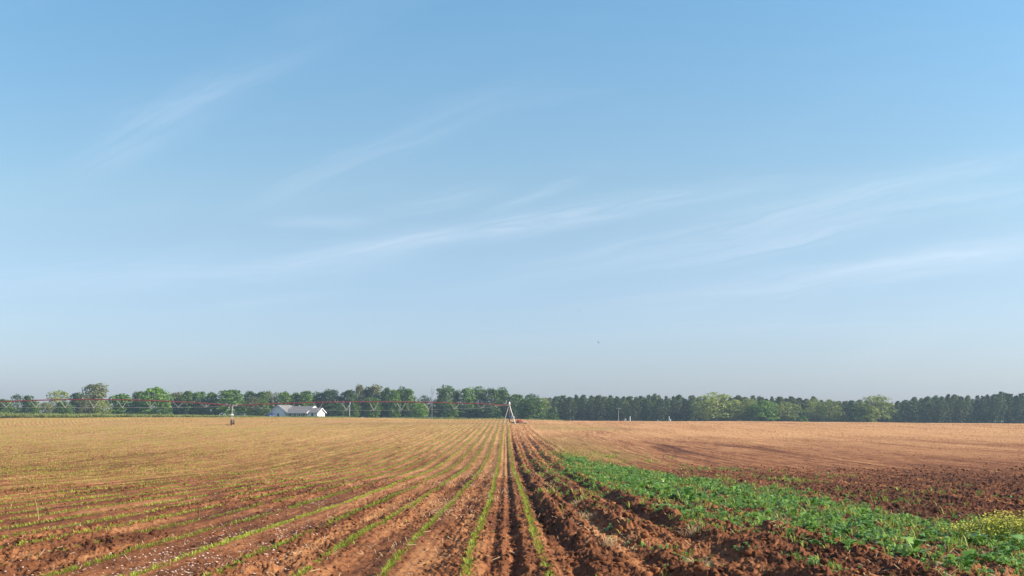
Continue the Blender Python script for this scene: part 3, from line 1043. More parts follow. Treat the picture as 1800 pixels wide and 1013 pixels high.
GL = "broadleaf trees behind the left field"
T = [
    # px, top, width, D, kind, mat, label
    (-60, 697, 40, 440, 'round', 'g', None), (-30, 694, 40, 440, 'round', 'd', None),
    (4, 700, 34, 430, 'round', 'g', "low green tree at the far left end of the tree line"),
    (31, 691, 26, 470, 'airy', 'd', "hazy grey-green tree behind the leftmost low trees"),
    (49, 692, 24, 432, 'cone', 'd', "dark pointed tree near the left end, right of the hazy grey-green tree"),
    (62, 703, 20, 424, 'cone', 'b', "small sunlit green tree in front of the dark pointed tree at the left"),
    (80, 706, 26, 430, 'airy', 'o', "low greyish thin-leaved bushy tree between the pointed tree and the pale tree"),
    (104, 684, 40, 440, 'airy', 'p', "pale yellow-green see-through tree left of the tallest olive tree"),
    (112, 705, 26, 426, 'round', 'g', "low green tree under the pale yellow-green see-through tree"),
    (136, 688, 26, 440, 'tall', 'd', "dark crooked tree touching the left side of the tallest olive tree"),
    (150, 694, 24, 432, 'airy', 'o', "rusty olive tree at the foot of the tallest olive tree, left side"),
    (168, 671, 36, 445, 'tall', 'o', "tallest tree of the left group, olive crown rising well over its neighbours"),
    (180, 702, 26, 430, 'airy', 'p', "pale low tree at the right foot of the tallest olive tree"),
    (213, 691, 42, 436, 'round', 'g', "broad green tree just right of the gap beside the tallest olive tree"),
    (246, 687, 28, 444, 'round', 'g', "middle-sized green tree between two broad ones in the left group"),
    (274, 679, 46, 436, 'round', 'b', "big bright round tree left of the drive tower, tallest in its stretch"),
    (292, 700, 24, 428, 'cone', 'b', "small bright tree at the right foot of the big bright round tree"),
    (311, 687, 24, 442, 'tall', 'o', "yellowish narrow tree at the left end of the clump just left of the drive tower"),
    (330, 686, 28, 438, 'round', 'g', "second tree from the left in the clump left of the drive tower"),
    (352, 686, 30, 440, 'round', 'g', "third tree from the left in the clump left of the drive tower"),
    (373, 688, 24, 436, 'round', 'g', "right end tree of the clump left of the drive tower, before the gap"),
    (406, 684, 46, 434, 'round', 'g', "broad green tree directly behind the drive tower"),
    (440, 686, 26, 446, 'round', 'd', "dark tree right behind the broad tree at the drive tower"),
    (446, 696, 22, 432, 'airy', 'o', "brownish flowering tree between the drive tower and the house"),
    (460, 687, 28, 444, 'round', 'g', "green tree behind the left corner of the white house"),
    (463, 704, 34, 428, 'cone', 'b', "sunlit low tree just left of the white house"),
    (471, 685, 14, 450, 'tall', 'o', "slim brown-topped tree above the left corner of the white house"),
    (486, 689, 24, 446, 'airy', 'o', "brownish tree over the left gable of the white house"),
    (501, 687, 26, 444, 'round', 'b', "bright green tree over the left part of the grey roof"),
    (521, 689, 24, 446, 'round', 'g', "rounded green tree over the middle of the grey roof"),
    (539, 686, 26, 444, 'round', 'g', "green tree over the right part of the grey roof"),
    (561, 687, 26, 448, 'tall', 'd', "dark open tree over the small right wing of the white house"),
    (583, 683, 34, 446, 'tall', 'd', "dark tree standing just right of the white house"),
    (590, 706, 34, 434, 'round', 'd', "low dark tree at the right foot of the tree beside the house"),
    (614, 684, 32, 444, 'round', 'd', "dark tree behind the pale pole right of the house"),
    (633, 674, 17, 450, 'tall', 'o', "narrow olive tree, left of the three high tops right of the house"),
    (646, 678, 18, 452, 'tall', 'd', "narrow dark tree, middle of the three high tops right of the house"),
    (661, 674, 26, 450, 'tall', 'o', "greyish olive tree, right of the three high tops right of the house"),
    (622, 709, 18, 424, 'cone', 'b', "small bright bushy tree below the pale pole right of the house"),
    (655, 697, 24, 428, 'tall', 'b', "pale green slim tree reaching the ground under the three high tops"),
    (680, 680, 22, 446, 'round', 'g', "green tree just right of the three high tops"),
    (694, 684, 20, 440, 'round', 'b', "bright green tree between the three high tops and the forked dark tree"),
    (706, 678, 18, 450, 'tall', 'd', "dark narrow-topped tree in the middle of the tree line"),
    (717, 682, 26, 444, 'round', 'g', "sloping green tree at the left side of the gap with the dead tree"),
    (738, 706, 34, 428, 'cone', 'b', "bright green cone of a tree below the gap with the dead tree"),
    (746, 694, 24, 450, 'airy', 'd', "small dark ragged tree left of the bare dead tree"),
    (770, 700, 30, 450, 'airy', 'd', "low ragged tree filling the gap right of the bare dead tree"),
    (783, 676, 32, 446, 'tall', 'g', "tall open-crowned tree right of the bare dead tree"),
    (792, 706, 28, 428, 'cone', 'b', "bright green bushy tree at the foot of the tall open-crowned tree"),
    (802, 683, 16, 450, 'tall', 'd', "slim dark tree right of the tall open-crowned tree"),
    (822, 679, 28, 446, 'tall', 'g', "first of the four even tall trees left of the pivot"),
    (843, 678, 26, 448, 'tall', 'g', "second of the four even tall trees left of the pivot"),
    (864, 680, 25, 446, 'tall', 'g', "third of the four even tall trees left of the pivot"),
    (883, 679, 26, 448, 'tall', 'g', "fourth of the four even tall trees, nearest the pivot"),
    (815, 712, 40, 440, 'round', 'd', "dark low tree under the left two of the four even trees"),
    (855, 710, 44, 438, 'round', 'd', "dark low tree under the right two of the four even trees"),
    (898, 695, 20, 442, 'round', 'd', "small dark tree directly behind the pivot"),
    (908, 692, 26, 448, 'round', 'g', "green tree between the pivot and the big rounded tree"),
    (934, 690, 30, 470, 'airy', 'd', "dark pine-like top showing over the big rounded tree"),
    (922, 700, 24, 432, 'round', 'g', "left shoulder tree of the big rounded tree beside the pivot"),
    (938, 696, 44, 428, 'cone', 'g', "big rounded green tree reaching the ground right of the pivot"),
    (956, 698, 20, 455, 'airy', 'p', "pale thin tree between the big rounded tree and the pines"),
    (972, 726, 22, 418, 'bush', 'b', "low bright bush at the left foot of the pine wood"),
]
for px, top, wp, D, kind, mt, lab in T:
    g = "bushes at the field edge" if kind == 'bush' else GL
    tree(px, top, wp, D, kind, mt, lab or "tree at the left end of the tree line", g, cat="bush" if kind == 'bush' else "tree")

GR = "pale trees in front of the pine wood"
for px, top, wp, D, kind, mt, lab in [
    (1257, 688, 62, 452, 'airy', 'p', "largest pale green tree in front of the pines, thin domed top"),
    (1235, 704, 30, 446, 'airy', 'p', "low pale tree at the left side of the largest pale tree"),
    (1292, 701, 30, 455, 'round', 'p', "pale olive tree just right of the largest pale tree"),
    (1316, 699, 32, 453, 'airy', 'p', "pale tree left of the bright green tree with a dark side"),
    (1342, 703, 42, 448, 'round', 'b', "bright green round tree with a dark shaded left side before the pines"),
    (1381, 706, 42, 450, 'airy', 'p', "yellowish pale tree right of the bright green round tree"),
    (1431, 700, 32, 450, 'airy', 'p', "left of the twin pale trees above the small round bush"),
    (1459, 701, 34, 448, 'airy', 'p', "right of the twin pale trees above the small round bush"),
    (1538, 693, 58, 446, 'airy', 'p', "lone pale green tree with two-lobed top standing before the right pines"),
    (1524, 709, 30, 442, 'round', 'p', "low pale tree at the left foot of the lone two-lobed tree"),
    (1412, 730, 23, 428, 'bush', 'b', "small round bright bush below the twin pale trees"),
]:
    tree(px, top, wp, D, kind, mt, lab, "bushes at the field edge" if kind == 'bush' else GR, cat="bush" if kind == 'bush' else "tree")

GP = "pines of the wood behind the bare field"
tops = [(962, 699), (976, 696), (990, 694), (1002, 697), (1013, 693), (1026, 693), (1040, 694), (1052, 694), (1063, 696), (1073, 694), (1085, 696),
        (1096, 696), (1107, 696), (1117, 700), (1126, 695), (1140, 693), (1151, 691), (1161, 700), (1171, 695), (1184, 695), (1193, 693), (1204, 700),
        (1216, 694), (1228, 697), (1240, 699), (1252, 698), (1270, 697), (1284, 698), (1297, 694), (1310, 697), (1324, 694), (1337, 697), (1347, 700), (1357, 696),
        (1371, 696), (1382, 699), (1391, 696), (1405, 698), (1417, 700), (1430, 696), (1444, 702), (1458, 703), (1475, 704), (1486, 704), (1497, 703), (1511, 702),
        (1524, 704), (1540, 705), (1552, 706), (1564, 707), (1578, 704), (1592, 702), (1607, 697), (1619, 699), (1630, 696), (1645, 694), (1656, 696), (1667, 692), (1678, 692),
        (1690, 696), (1701, 694), (1718, 694), (1728, 695), (1736, 692), (1748, 692), (1759, 687), (1777, 691), (1786, 694), (1796, 690), (1812, 692), (1830, 694), (1850, 692), (1870, 695)]


def pine_label(px):
    if px < 1090:
        return "dark pine in the even stretch of wood left of the utility pole"
    if px < 1228:
        return "dark pine in the wood between the utility pole and the largest pale tree"
    if px < 1400:
        return "pine standing behind the row of pale trees in the middle of the wood"
    if px < 1570:
        return "pine showing behind the twin pale trees and the lone two-lobed tree"
    return "blue-dark pine in the unbroken wood at the right end of the view"


for px, top in tops:
    tree(px, top, random.uniform(15, 32), 466 + random.uniform(-5, 8), 'pine', 'n', pine_label(px), GP)
# the depth of the wood behind its edge: one mass
wv_, wf_, wo_ = [], [], 0
for row, D in enumerate((478, 488, 500, 514)):
    for px in np.arange(948 - 6 * row, 1890, 13 + row):
        tm, cm, H, Wd = PROTO['pine'][random.randrange(5)]
        nv = len(cm.vertices)
        co = np.empty(nv * 3, dtype=np.float32)
        cm.vertices.foreach_get('co', co)
        co = co.reshape(-1, 3)
        X = at(px + random.uniform(-5, 5), D)
        near_t = min(tops, key=lambda t_: abs(t_[0] - px))[1]
        z0 = zb(X, D)
        Ht = zpy(near_t + random.uniform(2, 11), D) - z0
        a = random.uniform(0, 6.28)
        sx = random.uniform(.8, 1.1)
        xy = co[:, :2] @ np.array([[math.cos(a), math.sin(a)], [-math.sin(a), math.cos(a)]]) * sx
        wv_.append(np.stack([xy[:, 0] + X, xy[:, 1] + D, co[:, 2] * Ht / H + z0], 1))
        nf = len(cm.polygons)
        wf_.append(np.arange(nv).reshape(nf, 4) + wo_)
        wo_ += nv
        # trunk as a slim four-sided post
        r_ = .14
        tv = np.array([[-r_, -r_, 0], [r_, -r_, 0], [r_, r_, 0], [-r_, r_, 0], [-r_ / 2, -r_ / 2, Ht * .6], [r_ / 2, -r_ / 2, Ht * .6], [r_ / 2, r_ / 2, Ht * .6], [-r_ / 2, r_ / 2, Ht * .6]]) + np.array([X, D, z0 - .2])
        wv_.append(tv)
        wf_.append(np.array([[0, 1, 5, 4], [1, 2, 6, 5], [2, 3, 7, 6], [3, 0, 4, 7]]) + wo_)
        wo_ += 8
tag(link("pine_wood", np_mesh("pine_wood", np.concatenate(wv_), np.concatenate(wf_), [M_PINE])),
    "dense dark mass of pines behind the edge of the wood", "pine wood", kind='stuff')
# undergrowth mass behind the broadleaf trees
cent, rad = [], []
for px in np.arange(-90, 985, 6):
    D = random.uniform(452, 475)
    X = at(px, D)
    for kk in range(3):
        zz = zb(X, D) + random.uniform(.2, 5.0)
        cent.append((X + random.uniform(-1, 1), D, zz))
        rad.append(random.uniform(1.1, 1.9))
for px in np.arange(950, 1890, 6):
    D = random.uniform(472, 500)
    cent.append((at(px, D) + random.uniform(-1, 1), D, zb(at(px, D), D) + random.uniform(-.2, .4)))
    rad.append(random.uniform(1.2, 1.8))
    cent.append((at(px + 3, D - 8), D - 8, zb(at(px, D), D) + random.uniform(-.2, .5)))
    rad.append(random.uniform(1.0, 1.5))
    for kk in range(2):
        cent.append((at(px, D) + random.uniform(-1, 1), D, zb(at(px, D), D) + random.uniform(.2, 3.6)))
        rad.append(random.uniform(1.1, 1.8))
v, f = leaf_cloud(cent, rad, 60, 0.35, rng)
tag(link("undergrowth", np_mesh("undergrowth", v, f, [M_DARK])), "dark undergrowth behind the trunks of the tree line and the pine wood", "undergrowth", kind='stuff')

# dead trees
def dead_tree(px, top, D, h0, label, spread):
    X = at(px, D)
    z0 = zb(X, D) - .1
    H = zpy(top, D) - z0
    root = empty("dead_tree", (X, D, z0), label, "dead tree", "bare dead trees")
    mb = MB()
    mb.tube((0, 0, -.2), (.1, 0, H * .55), .16, .10, 7).tube((.1, 0, H * .55), (0, 0, H), .10, .03, 6)
    mb.build("trunk", M_DEAD, root)
    bb = MB()
    for i in range(16):
        z = H * random.uniform(h0, .92)
        a = random.uniform(0, 6.28)
        L = random.uniform(.35, 1.0) * spread
        e = Vector((math.cos(a) * L, math.sin(a) * L, z + L * 1.5))
        bb.tube((.03, 0, z), e, .05, .02, 5)
        bb.tube(e * 0.5 + Vector((0, 0, z * .5)), e + Vector((random.uniform(-.4, .4), 0, .5)), .03, .015, 4)
    bb.build("branches", M_DEAD, root)


dead_tree(759, 681, 436, .45, "bare grey dead tree rising in the gap of the tree line", 1.4)
dead_tree(145, 679, 446, .7, "thin bare dead treetop between the dark crooked tree and the tallest olive tree", .8)

# ------------------------------------------------------------------ white house
M_WALL = mat_simple("white_siding", (0.84, 0.82, 0.79), 0.6, 0, 0.04, 2)
M_ROOF = mat_simple("grey_shingles", (0.20, 0.195, 0.19), 0.85, 0, 0.15, 6)
M_TRIM = mat_simple("white_trim", (0.82, 0.82, 0.80), 0.5, 0, 0.03, 2)
M_GLASS = mat_simple("dark_glass", (0.03, 0.035, 0.045), 0.15, 0, 0.1, 2, 0.6)
M_DOOR = mat_simple("dark_door", (0.06, 0.05, 0.05), 0.5)


def gable_block(mb_wall, x0, x1, y0, y1, zb0, ze, zr, axis):
    """walls with gables; axis 'x' = ridge along x"""
    if axis == 'x':
        ym = (y0 + y1) / 2
        mb_wall.prism([(x0, y0, zb0), (x0, y1, zb0), (x0, y1, ze), (x0, ym, zr), (x0, y0, ze)], (x1 - x0, 0, 0))
    else:
        xm = (x0 + x1) / 2
        mb_wall.prism([(x0, y0, zb0), (x1, y0, zb0), (x1, y0, ze), (xm, y0, zr), (x0, y0, ze)], (0, y1 - y0, 0))


def gable_roof(mb, x0, x1, y0, y1, ze, zr, axis, ov=.45, th=.14):
    g = 0.03
    if axis == 'x':
        ym = (y0 + y1) / 2
        sl = (zr - ze) / (ym - y0)
        a, b = x0 - ov, x1 + ov
        yl, yh = y0 - ov, y1 + ov
        zl = ze - sl * ov + g
        mb.prism([(a, yl, zl), (a, ym, zr + g), (a, yh, zl), (a, yh, zl + th), (a, ym, zr + g + th), (a, yl, zl + th)], (b - a, 0, 0))
    else:
        xm = (x0 + x1) / 2
        sl = (zr - ze) / (xm - x0)
        a, b = y0 - ov, y1 + ov
        xl, xh = x0 - ov, x1 + ov
        zl = ze - sl * ov + g
        mb.prism([(xl, a, zl), (xm, a, zr + g), (xh, a, zl), (xh, a, zl + th), (xm, a, zr + g + th), (xl, a, zl + th)], (0, b - a, 0))


def house():
    D = 400
    x_left = at(477.5, D)
    z0 = 1.25
    root = empty("house", (x_left, D, z0), "white single-storey farmhouse with grey gabled roofs and a shaded front porch", "house", None, R(-20))
    # local x runs along the front to the right, local y runs to the back; heights above z0
    W1, W2, W3 = 5.7, 8.4, 3.9
    wl = MB()
    gable_block(wl, 0, W1, 0, 8, -.5, 2.75, 4.75, 'y')
    wl.build("wall", M_WALL, root)
    wl = MB()
    gable_block(wl, W1 + .01, W1 + W2, 1.6, 8.6, -.5, 2.45, 4.35, 'x')
    wl.build("wall", M_WALL, root)
    wl = MB()
    gable_block(wl, W1 + W2 + .01, W1 + W2 + W3, .4, 5.6, -.5, 2.25, 3.72, 'x')
    wl.build("wall", M_WALL, root)
    rf = MB()
    gable_roof(rf, 0, W1, 0, 8, 2.75, 4.75, 'y')
    rf.build("roof", M_ROOF, root)
    rf = MB()
    # main roof: sweeps forward over the porch
    a, b = W1 - .4, W1 + W2 + .15
    rf.prism([(a, -.5, 2.02), (a, 5.1, 4.40), (a, 9.1, 2.30), (a, 9.1, 2.44), (a, 5.1, 4.55), (a, -.5, 2.16)], (b - a, 0, 0))
    rf.build("roof", M_ROOF, root)
    rf = MB()
    gable_roof(rf, W1 + W2 + .17, W1 + W2 + W3, .4, 5.6, 2.25, 3.72, 'x', .45)
    rf.build("roof", M_ROOF, root)
    # barge boards (white edges of the gables)
    bb = MB()
    x = W1 + W2 + .16
    bb.prism([(x, -.52, 1.82), (x, 5.1, 4.28), (x, 5.1, 4.60), (x, -.52, 2.20)], (.06, 0, 0))
    bb.prism([(x, 5.101, 4.28), (x, 9.12, 2.20), (x, 9.12, 2.50), (x, 5.101, 4.60)], (.06, 0, 0))
    bb.prism([(x - .01, -.4, 2.03), (x - .01, 5.0, 4.33), (x - .01, 5.0, 2.3), (x - .01, -.4, 1.9)], (.03, 0, 0))
    bb.build("barge_board", M_TRIM, root)
    bb = MB()
    x = W1 + W2 + W3 + .46
    bb.prism([(x, -.05, 1.90), (x, 3.0, 3.58), (x, 3.0, 3.88), (x, -.05, 2.22)], (.05, 0, 0))
    bb.prism([(x, 3.001, 3.58), (x, 6.05, 1.90), (x, 6.05, 2.22), (x, 3.001, 3.88)], (.05, 0, 0))
    bb.build("barge_board", M_TRIM, root)
    bb = MB()
    bb.prism([(-.46, -.50, 2.36), (W1 / 2, -.50, 4.64), (W1 / 2, -.50, 4.94), (-.46, -.50, 2.62)], (0, .04, 0))
    bb.prism([(W1 / 2 + .001, -.50, 4.64), (W1 + .46, -.50, 2.36), (W1 + .46, -.50, 2.62), (W1 / 2 + .001, -.50, 4.94)], (0, .04, 0))
    bb.build("barge_board", M_TRIM, root)
    # gutter over the porch
    MB().box((W1 + W2 / 2, -.56, 2.06), (W2 - 1.0, .1, .14)).build("gutter", M_TRIM, root)
    for i in range(5):
        MB().box((W1 + .7 + i * (W2 - 1.2) / 4, -.25, .78), (.14, .14, 2.56)).build("porch_post", M_TRIM, root)
    MB().box((W1 + W2 / 2, .55, -.42), (W2 - .1, 2.0, .16)).build("porch_floor", mat_simple("concrete", (.35, .34, .32), .9), root)

    def window(x, y, z, wd, h, side='f'):
        if side == 'f':
            fr_ = MB().box((x, y - .03, z), (wd + .16, .05, h + .16)).build("window", M_TRIM, root)
            MB().box((x, y - .065, z), (wd, .03, h)).build("pane", M_GLASS, fr_)
        else:
            fr_ = MB().box((x + .03, y, z), (.05, wd + .16, h + .16)).build("window", M_TRIM, root)
            MB().box((x + .065, y, z), (.03, wd, h)).build("pane", M_GLASS, fr_)
    window(2.7, 0, 1.25, .8, 1.4)
    window(W1 + 1.1, 1.6, 1.3, .8, 1.2)
    window(W1 + 3.0, 1.6, 1.2, .9, 1.4)
    window(W1 + 6.6, 1.6, 1.2, 1.4, 1.4)
    window(W1 + W2 + 1.9, .4, 1.1, .8, 1.5)
    dr = MB().box((W1 + 5.0, 1.56, .7), (1.0, .06, 2.1)).build("door", M_DOOR, root)
    MB().box((W1 + 5.36, 1.51, .72), (.05, .05, .1)).build("handle", M_TRIM, dr)
    MB().box((W1 + 2.0, 5.6, 4.45), (.6, .6, .9)).build("chimney", mat_simple("brick", (.3, .22, .2), .9), root)


house()

# ------------------------------------------------------------------ cars by the house
M_TYRE = mat_simple("tyre_rubber", (0.02, 0.02, 0.02), 0.85)
M_RIM = mat_simple("wheel_rim", (0.4, 0.4, 0.42), 0.35, 0.8)
M_LAMP = mat_simple("head_lamp", (0.6, 0.6, 0.6), 0.2)


def car(px, D, rz, paint, label, L=4.5, Wd=1.8, Hh=1.5, name="parked_car", dz=0.0):
    X = at(px, D)
    z0 = zb(X, D) + dz
    root = empty(name, (X, D, z0), label, "car", "cars parked by the house", rz)
    pm = mat_simple("car_paint", paint, 0.3, 0.0, 0.05, 1, 0.5)
    b = MB()
    h1 = Hh * .56
    prof = [(-L / 2, .35), (-L / 2 + .05, h1 * .95), (-L * .30, h1), (L * .22, h1), (L / 2 - .08, h1 * .86), (L / 2, .40), (L / 2 - .1, .25), (-L / 2 + .1, .25)]
    b.prism([(x, -Wd / 2, z) for x, z in prof], (0, Wd, 0))
    b.build("body", pm, root)
    c = MB()
    zt, i_ = Hh, .14
    lo = [(-L * .42, -Wd / 2 + .06), (L * .20, -Wd / 2 + .06), (L * .20, Wd / 2 - .06), (-L * .42, Wd / 2 - .06)]
    hi = [(-L * .30, -Wd / 2 + i_ + .08), (L * .06, -Wd / 2 + i_ + .08), (L * .06, Wd / 2 - i_ - .08), (-L * .30, Wd / 2 - i_ - .08)]
    lov = [c.bm.verts.new((x, y, h1 - .02)) for x, y in lo]
    hiv = [c.bm.verts.new((x, y, zt - .06)) for x, y in hi]
    for k in range(4):
        c.bm.faces.new([lov[k], lov[(k + 1) % 4], hiv[(k + 1) % 4], hiv[k]])
    c.bm.faces.new(hiv)
    c.build("windows", M_GLASS, root)
    rf = MB()
    rf.prism([(x * 1.02, y * 1.02, zt - .055) for x, y in hi], (0, 0, .06))
    for (x, y), (u, v_) in zip(lo, hi):
        rf.tube((x, y, h1 - .02), (u, v_, zt - .04), .05, .05, 5)
    rf.build("roof", pm, root)
    for sx in (-L * .31, L * .31):
        for sy in (-Wd / 2 + .08, Wd / 2 - .08):
            wh = MB().tube((sx, sy - .11, .32), (sx, sy + .11, .32), .32, seg=16).build("wheel", M_TYRE, root)
            MB().tube((sx, sy - .118, .32), (sx, sy + .118, .32), .18, seg=12).build("rim", M_RIM, wh)
    for sy in (-Wd * .34, Wd * .34):
        MB().box((L / 2 - .02, sy, h1 * .72), (.06, .32, .14)).build("headlight", M_LAMP, root)


car(390.5, 388, R(-95), (.62, .66, .60), "white car seen end-on left of the drive tower, roof just over the field edge", Hh=1.5, dz=.15)
car(418, 392, R(-80), (.02, .022, .03), "black car parked right of the drive tower, beside the pale green one", Hh=1.6, dz=.2)
car(426.5, 396, R(-88), (.42, .50, .38), "pale green car parked between the black car and the trees by the house", Hh=1.5, dz=.2)
car(474.5, 398, R(-60), (.03, .06, .28), "dark blue car parked against the left end of the white house", Hh=1.9, dz=.2)

M_WHITE = mat_simple("white_paint", (0.80, 0.80, 0.78), 0.5, 0, 0.03)
# white gas tank under the trees
X = at(407, 390)
root = empty("gas_tank", (X, 390, zb(X, 390)), "small white horizontal tank on legs beside the drive tower, under the trees", "tank")
mb = MB().tube((-.5, 0, 1.25), (.5, 0, 1.25), .32, seg=18)
for s in (-.5, .5):
    mb.tube((s, 0, 1.25), (s * 1.35, 0, 1.25), .32, .16, 18)
mb.build("tank", M_WHITE, root, True)
for s in (-.38, .38):
    MB().box((s, 0, .42), (.12, .5, 1.04)).build("leg", mat_simple("concrete_leg", (.4, .4, .38), .9), root)
MB().tube((0, 0, 1.55), (0, 0, 1.72), .12, seg=12).build("valve_cap", M_WHITE, root)

# ------------------------------------------------------------------ poles and posts
M_POLE = mat_simple("weathered_pole", (0.33, 0.27, 0.23), 0.9, 0, 0.2, 2)
M_PALEPOLE = mat_simple("pale_pole", (0.50, 0.50, 0.50), 0.7)
M_INS = mat_simple("insulator", (0.6, 0.6, 0.62), 0.3)


def pole(px, top, D, label, mat, arm, r=.15):
    X = at(px, D)
    z0 = zb(X, D) - .2
    H = zpy(top, D) - z0
    root = empty("utility_pole", (X, D, z0), label, "utility pole")
    MB().tube((0, 0, -.3), (0, 0, H), r, r * .75, 10).build("pole", mat, root)
    if arm:
        MB().box((0, -.16, H - .45), (1.5, .12, .14)).build("cross_arm", mat, root)
        for s in (-.62, 0.28, .62):
            MB().tube((s, -.16, H - .38), (s, -.16, H - .15), .06, .04, 8).build("insulator", M_INS, root)
    else:
        MB().tube((.22, -.05, H - .9), (.22, -.05, H - .2), .17, seg=10).build("transformer", M_INS, root)


pole(1087, 717, 420, "brown utility pole with cross-arm in front of the pine wood", M_POLE, True)
pole(614.5, 706, 405, "slim pale pole with a grey transformer in front of the dark trees", M_PALEPOLE, False, .11)

X = at(1107.5, 400)
root = empty("marker_post", (X, 400, zb(X, 400)), "plain white post standing at the edge of the bare field", "post")
MB().tube((0, 0, -.2), (0, 0, 1.8), .15, seg=12).build("post", M_WHITE, root)
MB().prism([(-.2, -.16, 1.805), (.2, -.16, 1.805), (.2, .16, 1.805), (-.2, .16, 1.805)], (0, 0, .08)).build("cap", M_WHITE, root)

X = at(1177, 400)
root = empty("standpipe", (X, 400, zb(X, 400)), "white standpipe with a low white box beside it at the edge of the bare field", "standpipe")
MB().tube((-.12, 0, -.2), (-.18, 0, 1.75), .16, .13, 12).tube((-.18, 0, 1.75), (-.20, 0, 1.85), .16, .08, 12).build("pipe", M_WHITE, root)
MB().box((.28, 0, .45), (.42, .4, .9), bev=.05).build("box", M_WHITE, root)
X = at(1099.5, 404)
root = empty("utility_box", (X, 404, zb(X, 404)), "small grey utility box between the brown pole and the white post", "utility box")
MB().box((0, 0, .55), (.6, .5, 1.1), bev=.04).build("cabinet", M_PALEPOLE, root)
MB().prism([(-.35, -.3, 1.105), (.35, -.3, 1.105), (.35, .3, 1.105), (-.35, .3, 1.105)], (0, 0, .07)).build("lid", M_PALEPOLE, root)

# ------------------------------------------------------------------ centre-pivot irrigation machine
M_RED = mat_simple("red_painted_pipe", (0.15, 0.034, 0.034), 0.5, 0, 0.2, 1.5)
M_GALV = mat_simple("galvanised_steel", (0.46, 0.46, 0.45), 0.45, 0.25, 0.1, 2)
M_STEEL = mat_simple("dull_steel", (0.36, 0.36, 0.36), 0.6, 0.1, 0.15, 2)
M_RUST = mat_simple("rusty_pipe", (0.13, 0.07, 0.05), 0.7, 0.1, 0.3, 3)
M_BLUE = mat_simple("blue_plastic", (0.07, 0.22, 0.50), 0.4)
M_REDV = mat_simple("red_valve", (0.38, 0.06, 0.04), 0.5)


